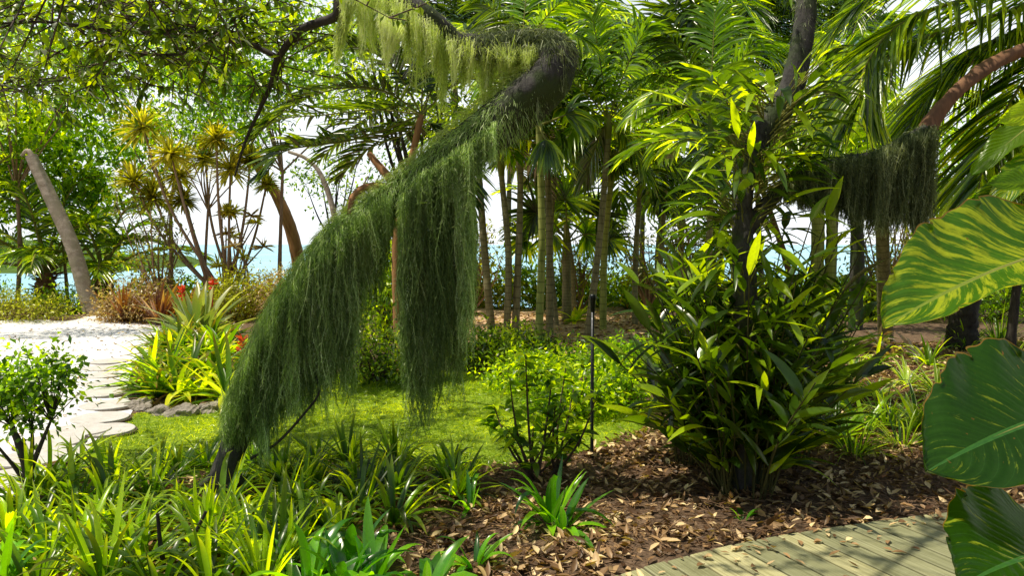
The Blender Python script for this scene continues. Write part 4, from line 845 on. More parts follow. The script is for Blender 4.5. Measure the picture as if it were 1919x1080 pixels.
# thin curving branch
cbase = G(612, 600); cy_ = cbase[1]
t = thing('crooked_tree', 'thin crooked grey stem curving up to the dark palm fronds', 'tree trunk', cbase)
mb = MB(); tube(mb, [cbase, at(608, 500, cy_), at(612, 450, cy_), at(627, 418, cy_), at(618, 370, cy_), at(600, 325, cy_), at(575, 298, cy_), at(540, 284, cy_)], [.09, .08, .07, .065, .055, .05, .04, .03], ns=10, n=60, rough=.04, lump=.05)
tube(mb, [at(627, 418, cy_), at(655, 392, cy_), at(690, 330, cy_)], [.04, .03, .015], ns=7, n=14); mb.build('trunk', M['barkgrey'], t)

# ------------------------------------------------------------------ dracaena with whorled heads
db = G(425, 590); dy = db[1]
dr = thing('dragon_tree', 'many stemmed plant with yellow green spiky rosettes on thin brown stems', 'plant', db)
heads = [(268, 240, .42, 1, 'yelpalm'), (385, 298, .34, 0, 'olive'), (432, 318, .34, 0, 'yelpalm'), (288, 372, .36, 0, 'olive'), (335, 330, .3, 0, 'yelpalm'), (345, 375, .26, 0, 'olive'), (430, 398, .14, 0, 'yelpalm'), (470, 300, .3, 0, 'olive'), (250, 340, .3, 0, 'olive'), (500, 345, .22, 0, 'yelpalm'), (320, 290, .3, 0, 'yelpalm'), (405, 262, .26, 0, 'olive')]
for k, (x, y, rr, big, mm) in enumerate(heads):
    rr *= 1.9
    Yk = dy + R.uniform(-.9, .9); hp = at(x, y, Yk); s0 = db + np.array([R.uniform(-.35, .35), R.uniform(-.2, .2), 0]); md = at(x + (425 - x) * .35, y + (590 - y) * .45, Yk)
    mb = MB(); tube(mb, [s0, md, hp], [.045, .032, .022], ns=7, n=24, rough=.03); mb.build('stem', M['paletwig'], dr)
    n = 150; mb = MB(); d = rdir(n, -.6, 1); blades(mb, np.tile(hp, (n, 1)) + R.normal(0, .02, (n, 3)), d, nrm(np.array([0, 0, 1.]) + R.normal(0, .2, (n, 3))), rr * R.uniform(.7, 1.1, n), .05, S=4, droop=.22, fold=.2, prof='strap'); mb.build('rosette', M[mm], dr)
for k in range(10):   # bare lower stems with small tufts
    x = R.uniform(395, 520); y = R.uniform(370, 500); Yk = dy + R.uniform(-.8, .5); s0 = db + np.array([R.uniform(-.4, .5), R.uniform(-.2, .2), 0])
    mb = MB(); hp = at(x, y, Yk); tube(mb, [s0, (s0 + hp) / 2 + R.normal(0, .12, 3), hp], [.04, .028, .014], ns=6, n=18, rough=.04); mb.build('stem', M['paletwig'], dr)
    n = 26; mb = MB(); blades(mb, np.tile(hp, (n, 1)), rdir(n, -.3, 1), rdir(n), R.uniform(.15, .38, n), .04, S=3, droop=.2, prof='strap'); mb.build('rosette', M['yelpalm' if k % 2 else 'straw'], dr)

def rosette(name, label, cat, c, n, L, W, mleaf, el=(.25, 1.3), droop=.45, S=6, group=None, fold=.22, prof='strap', flower=None, tint=None, single=True, core=.02):
    az = R.uniform(0, 2 * PI, n); e_ = R.uniform(el[0], el[1], n); d = np.stack([np.cos(az) * np.cos(e_), np.sin(az) * np.cos(e_), np.sin(e_)], 1)
    b = np.asarray(c) + np.stack([np.cos(az), np.sin(az), np.zeros(n)], 1) * core
    up = np.stack([-np.cos(az) * np.sin(e_), -np.sin(az) * np.sin(e_), np.cos(e_)], 1)
    t = thing(name, label, cat, c, group) if flower else None
    mb = MB(); blades(mb, b, d, up, L * R.uniform(.55, 1.1, n), W * R.uniform(.7, 1.15, n), S=S, droop=droop * R.uniform(.4, 1.8, n), fold=fold, prof=prof, tint=tint if tint is None else np.where(R.random(n) < .05, 1.0, np.clip(tint + R.normal(0, .28, n), 0, 1)), wob=.1)
    if cat == 'plant' or cat == 'bromeliad':
        k_ = max(2, n // 9); az = R.uniform(0, 2 * PI, k_); d = np.stack([np.cos(az), np.sin(az), R.uniform(-.05, .5, k_)], 1)
        blades(mb, np.asarray(c) + d * core + [0, 0, .02], d, [0, 0, 1], L * R.uniform(.5, .95, k_), W * R.uniform(.4, .8, k_), S=S, droop=R.uniform(.6, 1.4, k_), fold=.4, prof=prof, m=1, wob=.4)
    if not flower:
        return tag(mb.build(name, [M[mleaf], M['deadleaf']], None, loc=tuple(float(k) for k in c)), label, cat, group)
    mb.build('leaves', [M[mleaf], M['deadleaf']], t)
    h = flower; mb = MB(); tp = np.asarray(c) + [R.normal(0, .05), 0, h]; tube(mb, [c, tp], [.012, .01], ns=5, n=6)
    n = 26; z = R.random(n); blades(mb, tp - np.array([0, 0, 1.]) * (z * .2)[:, None], rdir(n, .0, .9), rdir(n), .11, .035, S=2, droop=0, tint=R.random(n)); mb.build('flower', M['red'], t)
    return t
# ------------------------------------------------------------------ bromeliad island
rosette('bromeliad', 'large grey green bromeliad with long arching leaves at the sand edge', 'bromeliad', at(372, 628, 11.5) * [1, 1, 0] + [0, 0, .1], 60, 1.15, .11, 'brom', droop=.25)
rosette('bromeliad', 'bromeliad with orange red flower spike at the back of the island', 'bromeliad', G(342, 622), 30, .75, .07, 'brom', flower=.85)
rosette('bromeliad', 'bromeliad with red flower right of the orange flowered one', 'bromeliad', G(396, 618), 30, .7, .07, 'brom', flower=.95)
rosette('bromeliad', 'yellow bromeliad with red flower beside the moss curtain', 'bromeliad', G(462, 715), 30, .5, .06, 'bromy', flower=.5)
rosette('bromeliad', 'bromeliad with purple red leaves close to the moss curtain', 'bromeliad', G(490, 668), 30, .6, .07, 'bronze')
k = 0
for (y, xs_) in [(655, [320, 372, 430]), (680, [300, 350, 400, 450]), (705, [278, 325, 378, 420, 466]), (730, [270, 312, 355, 402, 446]), (752, [290, 335, 380, 425])]:
    for i, x in enumerate(xs_):
        if y >= 745 and i in (0,): pass
        rosette('bromeliad', 'bromeliad in %s row of the island, %s from its left end' % (['the back', 'the second', 'the third', 'the fourth', 'the front'][[655, 680, 705, 730, 752].index(y)], ords[i]), 'bromeliad',
                G(x + R.uniform(-8, 8), y + R.uniform(-5, 5)) + np.array([0, 0, .22 * math.exp(-((x - 385) / 80) ** 2 - ((y - 700) / 45) ** 2)]), 40, R.uniform(.5, .72), .055, ('bromy', 'bromy', 'bromy', 'midleaf', 'brom')[int(R.integers(0, 5))], group='bromeliads on the island', tint=R.uniform(.25, .85)); k += 1
def rock(c, s, label, group='rocks edging the bromeliad island'):
    import bmesh
    bm = bmesh.new(); bmesh.ops.create_icosphere(bm, subdivisions=4, radius=1); sc_ = np.array([s, s * .8, s * .55])
    for v in bm.verts:
        p = np.array(v.co); q = p * 2.2 + np.array(c) * 3; k_ = 1 + .16 * math.sin(q[0] * 2 + q[1]) + .12 * math.sin(q[2] * 3 - q[0]) + .07 * math.sin(q[1] * 7) + .05 * math.sin(q[0] * 9 + q[2] * 5) + random.uniform(-.012, .012); v.co = p * k_ * sc_
    me = bpy.data.meshes.new('rock'); bm.to_mesh(me); bm.free(); me.materials.append(M['rock']); o = bpy.data.objects.new('rock', me); C.objects.link(o); o.location = [float(k) for k in c]; o.rotation_euler = (0, 0, random.random() * 6)
    tag(o, label, 'rock', group); return o
for k, (x, y, s) in enumerate([(252, 740, .16), (262, 764, .15), (300, 772, .14), (345, 773, .16), (392, 768, .14), (430, 757, .17), (270, 690, .15), (300, 662, .16)]):
    rock(G(x, y), s, 'rough stone edging the bromeliad island, %s going clockwise from its left tip' % ords[(k) % 20])

# ------------------------------------------------------------------ dry scrub, bronze cordylines behind the sand
for (x, y, n, L_, mm, lb) in [(232, 602, 60, 1.0, 'bronze', 'spiky dark red cordyline right of the grey trunk'), (300, 604, 60, 1.1, 'bronze', 'bronze spiky clump in the middle of the dry scrub'), (350, 600, 50, 1.0, 'bronze', 'reddish spiky clump left of the brown stems'), (525, 590, 50, 1.0, 'bronze', 'purple brown spiky plant below the orange trunk'),
                              (460, 598, 60, .8, 'bronze', 'reddish leaved plant by the foot of the brown stems')]:
    rosette('spiky_plant', lb, 'plant', G(x, y), n, L_, .06, mm, el=(.4, 1.4), droop=.15)
def bush(label, c, rad, n, per, L, W, mleaf, name='bush', mbark='twig', group=None, flat=.8, clr=.22, nst=16):
    t = thing(name, label, 'bush', c, group); c = np.asarray(c, float); pts = ell_pts(c + [0, 0, rad[2] * .9], rad, n, .35); pts[:, 2] = np.maximum(pts[:, 2], c[2] + .04)
    ms = MB(); k = min(nst, n)
    for p in pts[:k]: tube(ms, [c + R.normal(0, .04, 3) * [1, 1, 0], (c + p) / 2 + R.normal(0, .05, 3), p], [.014, .01, .004], ns=5, n=8)
    for p in pts[k:]: sticks(ms, (c + (pts[R.integers(k)] - c) * .6)[None], p[None], .006, .003)
    ms.build('stems', M[mbark], t); ml = MB(); clumps(ml, pts, clr, per, L, W, flat=flat); ml.build('leaves', M[mleaf], t); return t
for (x, y, rx, rz, mm, lb) in [(262, 600, .7, .38, 'straw', 'dry straw coloured scrub behind the sand path'), (240, 600, .5, .22, 'straw', 'low dry scrub against the grey trunk'), (130, 588, .8, .25, 'midleaf', 'green shrub between the two stocky palms'), (20, 604, .8, .2, 'scrub', 'yellow green ground shrub at the left edge of the sand'),
                               (475, 600, .7, .45, 'scrub', 'yellow scrub under the brown stems'), (540, 604, .8, .5, 'straw', 'straw coloured bush below the orange trunk'), (420, 606, .6, .35, 'scrub', 'low yellow bush behind the red flowers'), (-70, 600, 1, .5, 'midleaf', 'green shrub past the left edge of the sand')]:
    bush(lb, G(x, y), (rx * 1.3, rx, rz * 1.2), 50, 44, .1, .035, mm, clr=.32, mbark='paletwig')
# seaside line of scrub behind everything
xs_ = np.linspace(-12, 18, 22)
sides = ['far left', 'left', 'centre', 'right', 'far right']
for k, x in enumerate(xs_):
    yb = 21 + R.uniform(-1.5, 2.5); pxx = 959.5 + x / yb * F
    lo = 200 < pxx < 660 ; mm = ['scrub', 'midleaf', 'lime', 'scrub'][k % 4]
    h = .35 if lo else R.uniform(.35, .7)
    bush('%s sea front bush, %s from the left along the shore' % ({'scrub': 'yellowish', 'midleaf': 'green', 'lime': 'lime green'}[mm], ords[k] if k < 20 else 'one of the last two'), gz(x, yb), (1.2, .9, h * .8), 40, 40, .22, .08, mm, clr=.55, mbark='twig', group='bushes along the shore')
# twiggy bare shrubs between the palms
for (x, y, h, lb) in [(300, 590, 3.0, 'bare twiggy shrub left of the rosette plant'), (880, 590, 2.2, 'bare twiggy shrub right beside the moss curtain'), (1090, 580, 2.0, 'twiggy shrub under the small palms'), (1215, 585, 2.6, 'tall twiggy shrub left of the orchid bush'), (1300, 590, 2.2, 'twiggy shrub behind the orchid bush'), (1650, 600, 2.6, 'twiggy pale shrub below the hanging grey moss'), (1720, 590, 2.4, 'twiggy shrub left of the striped giant leaf'), (700, 580, 2.2, 'twiggy shrub seen between the moss curtains')]:
    c = G(x, y); t = thing('twiggy_shrub', lb, 'shrub', c); ms = MB(); tips = []
    for k in range(13):
        a = R.uniform(0, 6.3); tp = c + np.array([math.cos(a) * h * .35 * R.uniform(.2, 1), math.sin(a) * .5, h * R.uniform(.5, 1)]); Q = tube(ms, [c, (c + tp) / 2 + R.normal(0, .1, 3), tp], [.03, .02, .008], ns=5, n=12, rough=.05)
        i = R.integers(4, 12, 7); s_ = Q[i]; e_ = s_ + rdir(7, -.1, 1) * R.uniform(.2, .6, 7)[:, None]; sticks(ms, s_, e_, .01, .004); tips.append(e_)
    ms.build('stems', M['paletwig'], t); ml = MB(); clumps(ml, np.vstack(tips), .3, 10, .14, .05, flat=1); ml.build('leaves', M['scrub'], t)

# ------------------------------------------------------------------ headland across the water
def headland():
    mb = MB(); n = 60; xs = np.linspace(-150, -42, n); prof = 1.2 + 6.5 * np.clip((-50 - xs) / 60, 0, 1) ** .7 + .6 * np.sin(xs * .5) ; prof *= np.clip((-42 - xs) / 4, 0, 1)
    v = []
    for k in range(n): v += [[xs[k], 76, -1.6], [xs[k], 80, -1.3 + prof[k] * .7], [xs[k], 90, -1.3 + prof[k]], [xs[k], 110, -1.3 + prof[k] * .8]]
    f = [[4 * i + j, 4 * i + 4 + j, 4 * i + 5 + j, 4 * i + 1 + j] for i in range(n - 1) for j in range(3)]
    mb.add(v, f); o = mb.build('headland', ground_mat('headland', [(0.3, (0.03, .07, .01)), (.6, (.12, .2, .03)), (.75, (.3, .3, .1))], .6, .9, .5, 3)); o['kind'] = 'structure'
    p = []
    for k in range(9000):
        i = R.integers(0, n - 1); j = R.random(); x = xs[i] + R.random() * 2; p.append([x, 78 + j * 14, -1.3 + prof[i] * (.35 + .65 * min(1, j * 1.2))])
    p = np.array(p); mb = MB(); blades(mb, p, rdir(len(p), .1, 1), rdir(len(p)), 1.0, .5, S=1, droop=0, fold=None, prof='leaflet'); o = mb.build('foliage', M['midleaf']); tag(o, 'distant green woodland on the headland across the water', 'woodland'); o['kind'] = 'stuff'
headland()

# ------------------------------------------------------------------ path light
pb = G(1109, 856); pl = thing('path_light', 'thin black path light post standing at the edge of the lawn', 'garden light', pb)
m, nt, out = mat('black_metal'); bs = nt.nodes.new('ShaderNodeBsdfPrincipled'); bs.inputs['Base Color'].default_value = (.008, .009, .009, 1); bs.inputs['Metallic'].default_value = .4
nz_ = noise(nt, 40, 3); rr_ = mth(nt, 'MULTIPLY', nz_.outputs[0], .7); nt.links.new(rr_, bs.inputs['Roughness']); nt.links.new(bs.outputs[0], out.inputs[0]); M['black'] = m
ph_ = at(1109, 552, pb[1])[2] - pb[2]
def lathe(prof, c, mm, parent, name, ns=20):
    mb = MB(); v = []; th = np.linspace(0, 2 * PI, ns, endpoint=False)
    for r_, z in prof: v.append(np.stack([c[0] + r_ * np.cos(th), c[1] + r_ * np.sin(th), np.full(ns, c[2] + z)], 1))
    f = [[i * ns + j, i * ns + (j + 1) % ns, (i + 1) * ns + (j + 1) % ns, (i + 1) * ns + j] for i in range(len(prof) - 1) for j in range(ns)]
    mb.add(np.vstack(v), f); return mb.build(name, mm, parent)
lathe([(.001, -.05), (.014, -.05), (.015, .02), (.013, .03), (.013, ph_ - .13), (.001, ph_ - .13)], pb, M['black'], pl, 'post')
lathe([(.012, ph_ - .135), (.017, ph_ - .12), (.02, ph_ - .05), (.0245, ph_ - .035), (.0255, ph_ - .012), (.02, ph_), (.001, ph_ + .001)], pb, M['black'], pl, 'lamp_head')
lathe([(.03, 0), (.03, .012), (.016, .02)], pb, M['black'], pl, 'base_collar')

# ------------------------------------------------------------------ shrubs round the lawn
bush('low lime green shrub with ferny leaves right of the moss, behind the lawn', G(985, 735), (.5, .4, .2), 55, 50, .07, .03, 'lime', clr=.2)
bush('bright lime shrub surrounding the black path light', G(1075, 790), (.4, .3, .2), 40, 45, .075, .034, 'lime', clr=.18)
bush('lime shrub on the right behind the path light', G(1165, 770), (.45, .35, .22), 45, 45, .075, .034, 'lime', clr=.2)
bush('dark green shrub between the path light and orchid bush', G(1190, 720), (.6, .4, .2), 55, 50, .08, .034, 'midleaf', clr=.22)
bush('green shrub with bright tips in front of the palm stems', G(1090, 700), (.7, .4, .1), 40, 40, .09, .035, 'midleaf', clr=.25)
bush('dark shrub hiding behind the right edge of the moss', G(900, 690), (.5, .4, .26), 50, 45, .09, .035, 'orchid', clr=.25)
bush('dark shrub seen in the gap between the moss curtains', G(700, 712), (.6, .4, .42), 50, 45, .08, .035, 'orchid', clr=.22)
bush('yellow green shrub glowing through the gap between the moss curtains', G(725, 640), (.5, .4, 1.0), 50, 44, .14, .05, 'lime', clr=.3)
bush('dark shrub under the palm stems at the edge of the clearing', G(975, 668), (.7, .4, .16), 45, 45, .1, .04, 'orchid', clr=.25)
rosette('bromeliad', 'small yellow bromeliad alone in the sandy clearing', 'bromeliad', G(1078, 608), 24, .6, .1, 'bromy', tint=.8)
rosette('bromeliad', 'yellow bromeliad right of the sandy clearing', 'bromeliad', G(1175, 580), 26, .9, .1, 'bromy', tint=.6)
# foreground shrub of the centre
def stem_shrub(label, c, tips, L, W, mleaf, n_whorl=26, name='shrub'):
    t = thing(name, label, 'shrub', c); ms = MB(); ml = MB()
    for tp in tips:
        tp = np.asarray(tp); s0 = np.asarray(c) + R.normal(0, .02, 3) * [1, 1, 0]; Q = tube(ms, [s0, (s0 + tp) / 2 + R.normal(0, .03, 3), tp], [.011, .008, .004], ns=6, n=14, rough=.05)
        n = n_whorl; u = 1 - R.random(n) ** 1.6 * .55; p = np.stack([np.interp(u, np.linspace(0, 1, 14), Q[:, i]) for i in range(3)], 1)
        blades(ml, p, rdir(n, -.2, .8), np.array([0, 0, 1.]) + R.normal(0, .35, (n, 3)), L * R.uniform(.5, 1.15, n), W * R.uniform(.7, 1.1, n), S=4, droop=R.uniform(.1, .8, n), fold=.14, tint=R.random(n))
    ms.build('stems', M['twig'], t); ml.build('leaves', M[mleaf], t)
c = G(1000, 895); Yc = c[1]
stem_shrub('open shrub with thin dark stems and yellow green leaves in front of the lawn', c, [at(x, y + 15, Yc + R.uniform(-.25, .25)) for x, y in [(925, 745), (955, 700), (1000, 760), (1035, 690), (1060, 745), (985, 650), (950, 790), (1085, 790), (1020, 820), (905, 775)]], .13, .045, 'lime', 26)
c = G(1040, 885)
stem_shrub('second open shrub right beside it with leaves at the tops of bare stems', c, [at(x, y, c[1] + R.uniform(-.2, .3)) for x, y in [(1040, 760), (1075, 730), (1095, 800), (1010, 780), (1060, 690), (1120, 740)]], .13, .045, 'lime', 24)

# ------------------------------------------------------------------ small tree at the lower left
c = G(52, 955); Yc = c[1]
t = thing('small_tree', 'small round headed tree in the lower left corner by the sand', 'tree', c)
ms = MB(); tube(ms, [c, at(52, 890, Yc), at(38, 840, Yc), at(22, 800, Yc)], [.035, .03, .024, .016], ns=9, n=24, rough=.04); tube(ms, [at(50, 900, Yc), at(70, 850, Yc), at(95, 790, Yc)], [.02, .015, .008], ns=7, n=18); tube(ms, [at(54, 920, Yc), at(30, 880, Yc), at(-10, 830, Yc - .1)], [.016, .012, .007], ns=7, n=18)
pts = np.vstack([ell_pts(at(x, y, Yc), (r_, r_ * 1.0, r_ * .7), 13, .2) for x, y, r_ in [(15, 740, .26), (80, 745, .22), (50, 700, .24), (-20, 700, .25), (100, 700, .14), (-40, 760, .2), (40, 770, .2)]])
hub = [at(22, 800, Yc), at(95, 790, Yc), at(60, 800, Yc), at(-10, 800, Yc - .1)]
for p in pts: q = hub[np.argmin([np.linalg.norm(h_ - p) for h_ in hub])]; sticks(ms, q[None], p[None], .006, .002)
tube(ms, [at(52, 890, Yc), at(60, 840, Yc), at(60, 800, Yc)], [.018, .014, .008], ns=6, n=10)
ms.build('trunk', M['bark'], t); ml = MB(); clumps(ml, pts, .14, 22, .055, .03, prof='oval', out=.9); ml.build('crown', M['midleaf'], t)

# ------------------------------------------------------------------ strap leaved bed in the foreground
rows = [(878, 170, 860, 92), (905, 130, 900, 90), (938, 100, 880, 90), (978, 60, 820, 90), (1020, 10, 700, 90), (1065, -10, 680, 88), (1120, -20, 780, 96)]
rn = ['back row', 'second row', 'third row', 'fourth row', 'fifth row', 'sixth row', 'front row']
for ri, (y, xa, xb, st) in enumerate(rows):
    i = 0; x = xa
    while x < xb:
        if not (360 < x < 450 and 905 < y < 960):
            kind = 'broad' if (ri >= 5 and (x < 60 or 560 < x < 780)) else 'strap'
            L_ = R.uniform(.36, .52) * (.72 if ri < 2 else 1) if kind == 'strap' else R.uniform(.32, .42)
            rosette('strap_lily', '%s strap leaved lily in the foreground bed, %s from the left in the %s' % ('broad' if kind == 'broad' else 'narrow', ords[min(i, 19)], rn[ri]), 'plant', G(x + R.uniform(-26, 26), y + R.uniform(-12, 12)), int(R.integers(30, 46)) if kind == 'strap' else 16,
                    L_, R.uniform(.022, .034) if kind == 'strap' else .055, kind, el=(.45, 1.45), droop=R.uniform(.35, .65), group='strap leaved lilies in the foreground bed', tint=R.uniform(.3, .75), core=.03, S=7)
            i += 1
        x += st * R.uniform(.85, 1.2)
for (x, y, n, L_, W_, lb) in [(1032, 985, 18, .42, .055, 'glossy broad leaved plant alone in the mulch left of centre'), (1055, 995, 10, .36, .045, 'low broad leaved plant beside the glossy one in the mulch'), (888, 1070, 16, .26, .035, 'small bright plant at the bottom edge of the mulch'), (700, 1100, 12, .4, .07, 'broad leaved plant at the bottom edge left of the mulch'), (1392, 972, 5, .15, .03, 'tiny two leaved sprout in the mulch before the orchid bush'), (880, 960, 12, .3, .03, 'thin leaved plant at the left rim of the mulch')]:
    rosette('broad_leaf_plant', lb, 'plant', G(x, y), n, L_, W_, 'broad', el=(.5, 1.4), droop=.5, tint=.65, prof='lance', S=8)
for (x, y, lb) in [(310, 1080, 'bare dark upright stick among the strap leaves'), (350, 1075, 'leaning dark stick right of the upright one in the lily bed')]:
    c = G(x, y); mb = MB(); tube(mb, [c, c + [(.03 if x > 320 else -.02), 0, .15], c + [(.1 if x > 320 else -.03), 0, .3]], [.014, .011, .008], ns=7, n=12, rough=.06); tag(mb.build('stick', M['bark'], None, loc=tuple(float(k) for k in c)), lb, 'stick')

# ------------------------------------------------------------------ right side plants
grs = [(1600, 850, 70, .4, .012, 'strap', 'fine grassy clump right of the big orchid bush'), (1690, 840, 60, .35, .012, 'strap', 'fine grassy clump left of the giant dark leaf'), (1660, 800, 70, .42, .014, 'strap', 'taller grassy clump behind the two fine ones'), (1870, 650, 120, .75, .02, 'midleaf', 'grassy green tussock at the right edge'), (1810, 655, 90, .6, .02, 'midleaf', 'grassy tussock left of the one at the right edge')]
for (x, y, n, L_, W_, mm, lb) in grs: rosette('grass_clump', lb, 'grass clump', G(x, y), n, L_, W_, mm, el=(.5, 1.5), droop=.5, core=.06)
vs = [(1620, 810, 'midleaf'), (1720, 800, 'vari'), (1560, 830, 'midleaf'), (1780, 790, 'lime'), (1640, 745, 'vari'), (1700, 720, 'vari'), (1760, 745, 'vari'), (1600, 700, 'vari'), (1820, 720, 'vari'), (1680, 780, 'midleaf'), (1580, 760, 'midleaf'), (1740, 690, 'lime'), (1640, 690, 'lime'), (1560, 670, 'midleaf'), (1890, 700, 'vari')]
for k, (x, y, mm) in enumerate(sorted(vs, key=lambda q: -q[1])):
    rosette('spider_plant', '%s arching spider plant in the right hand bed, %s counting from the boardwalk side' % ({'vari': 'pale edged', 'midleaf': 'plain green', 'lime': 'lime green'}[mm], ords[k]), 'plant', G(x, y), 34, .5, .04, mm, el=(.2, 1.3), droop=.5, group='arching plants in the right hand bed')
for (x, y, lb) in [(1668, 668, 'bleached pinkish drooping leaves below the striped giant leaf'), (1716, 672, 'second tuft of pale pink dead leaves next to it'), (1650, 650, 'small tuft of bleached leaves at the edge of the orchid bush')]:
    c = G(x, y) + np.array([0, 0, .4]); rosette('faded_plant', lb, 'plant', c - [0, 0, .4], 16, .55, .085, 'pink', el=(.6, 1.4), droop=.95, prof='lance')
c = G(1805, 655); t = thing('dark_stump', 'dark shaggy trunk base under the striped giant leaf', 'tree trunk', c)
mb = MB(); tube(mb, [c + [0, 0, -.1], c + [0, 0, .5], at(1830, 470, c[1]), at(1850, 300, c[1])], [.24, .2, .15, .12], ns=14, n=60, rough=.08, lump=.06); mb.build('trunk', M['bark'], t)
# trunks behind the hanging moss
for (x, yb, xt, yt, r_, mm, lb) in [(1525, 600, 1532, 340, .14, 'stemgreen', 'pale mossy trunk below the mossy branch'), (1550, 600, 1556, 330, .11, 'stemgreen', 'pale trunk right behind the other pale one'), (1603, 620, 1600, 300, .12, 'barklichen', 'dark trunk below the hanging grey moss'), (1500, 590, 1420, 330, .07, 'barkbrown', 'thin brown trunk leaning left behind the orchid bush')]:
    c = G(x, yb); t = thing('tree_trunk', lb, 'tree trunk', c); tp = at(xt, yt, c[1]); mb = MB(); tube(mb, [c, (c + tp) / 2 + [.05, 0, 0], tp], [r_ * 1.1, r_, r_ * .8], ns=10, n=40, rough=.03, lump=.04); mb.build('trunk', M[mm], t)
    mb = MB(); cp_ = ell_pts(tp + [0, 0, .5], (1.2, .8, .7), 34, .1); sticks(mb, np.tile(tp, (34, 1)), cp_, .02, .006); mb.build('branches', M['twig'], t); mb = MB(); clumps(mb, cp_, .45, 40, .16, .06); mb.build('crown', M['midleaf'], t)
for (x, y, rx, rz, mm, lb) in [(1560, 560, 1.2, .5, 'midleaf', 'green bush behind the right half of the orchid bush'), (1640, 600, 1.1, .45, 'lime', 'lime bush below the hanging grey moss'), (1730, 590, 1.2, .5, 'midleaf', 'green bush left of the dark stump'), (1860, 600, 1.3, .7, 'midleaf', 'green bush at the right edge behind the tussocks'), (1900, 540, 1.5, 1.0, 'lime', 'lime tall bush at the far right background'), (1480, 640, .8, .5, 'midleaf', 'green bush close behind the orchid bush')]:
    bush(lb, G(x, y), (rx, .8, rz), 60, 50, .13, .05, mm, clr=.35)
# broad bright fronds near the dark trunk top
bb = gz(2.2, 7.6); t = thing('palm', 'low broad leaved palm left of the dark mossy tree', 'palm', bb); cc_ = at(1385, 300, 7.6)
mb = MB(); tube(mb, [bb, (bb + cc_) / 2, cc_], [.08, .06, .05], ns=10, n=60, rings=.05); mb.build('trunk', M['stemgreen'], t)
for az, e_ in [(1.2, 1.3), (2.6, 1.1), (4.0, 1.2), (.2, .9), (3.2, .6), (2.0, .8)]:
    mb = MB(); frond(mb, arc(cc_, az, e_, 1.25, .7), nl=17, LL=.42, LW=.085, droop=.35, rr=.012, S=4); mb.build('frond', [M['palm'], M['petiole']], t)
# leafy fillers: dense dark crowns top
leafy_tree('leafy_tree', 'dense dark tree closing the gap above the orange trunk stub', gz(-1.2, 10.5), at(740, 130, 10.5), (1.1, .8, .9), 45, 55, .12, .045, 'orchid', clr=.4)
leafy_tree('leafy_tree', 'dark tree behind the coconut fronds at the right edge', gz(6.8, 10.5), at(1880, 330, 10.5), (1.2, .9, 1.3), 62, 55, .15, .05, 'midleaf', clr=.45)

# ------------------------------------------------------------------ giant variegated climbing leaves on the right
def big_leaf_mat(name, base, lite, amt, vein):
    m, nt, out = mat(name); x, y, z = lfsep(nt); ay = mth(nt, 'ABSOLUTE', y)
    q = mth(nt, 'SUBTRACT', mth(nt, 'MULTIPLY', z, 16.0), mth(nt, 'MULTIPLY', ay, 4.5))      # side vein coordinate
    cmb = nt.nodes.new('ShaderNodeCombineXYZ'); nt.links.new(mth(nt, 'MULTIPLY', q, 1.3), cmb.inputs[0]); nt.links.new(mth(nt, 'MULTIPLY', y, 1.2), cmb.inputs[1]); nt.links.new(mth(nt, 'MULTIPLY', x, 40.0), cmb.inputs[2])
    n1 = noise(nt, 1.3, 5, 0.65, cmb.outputs[0]); k = ramp(nt, n1.outputs[0], [(amt, (0, 0, 0)), (amt + .09, (1, 1, 1))])
    n0 = noise(nt, 5, 4); b = mixc(nt, n0.outputs[0], base, tuple(v * 2.2 for v in base)); c = mixc(nt, k, b, lite)
    vn = mth(nt, 'SINE', mth(nt, 'MULTIPLY', q, 6.283)); vk = mth(nt, 'MULTIPLY', mth(nt, 'GREATER_THAN', vn, .985), .15); c = mixc(nt, vk, c, vein)
    rib = mth(nt, 'LESS_THAN', ay, .035); c = mixc(nt, rib, c, vein)
    sp_ = noise(nt, 28, 3, .6); c = mixc(nt, ramp(nt, sp_.outputs[0], [(.70, (0, 0, 0)), (.74, (1, 1, 1))]), c, (.16, .09, .02))
    ed_ = noise(nt, 9, 3); ek = mth(nt, 'GREATER_THAN', mth(nt, 'ADD', ay, mth(nt, 'MULTIPLY', ed_.outputs[0], .06)), 1.015); c = mixc(nt, ek, c, (.2, .13, .03))
    fn_ = noise(nt, 90, 2); c = mixc(nt, .3, c, mixc(nt, fn_.outputs[0], (.4, .4, .4), (1.6, 1.6, 1.6)), 'MULTIPLY')
    t = mixc(nt, 1.0, c, (3.4, 2.8, .3), 'MULTIPLY')
    bp = nt.nodes.new('ShaderNodeBump'); bp.inputs['Strength'].default_value = .18; bp.inputs['Distance'].default_value = .003; nt.links.new(vn, bp.inputs['Height'])
    leaf_shader(nt, out, c, t, .45, .05, .3, bp.outputs[0]); return m
M['giant1'] = big_leaf_mat('giant_leaf_striped', (.03, .085, .005), (.3, .38, .02), .48, (.22, .3, .04))
M['giant2'] = big_leaf_mat('giant_leaf_dark', (.01, .036, .002), (.22, .3, .02), .6, (.05, .16, .03))
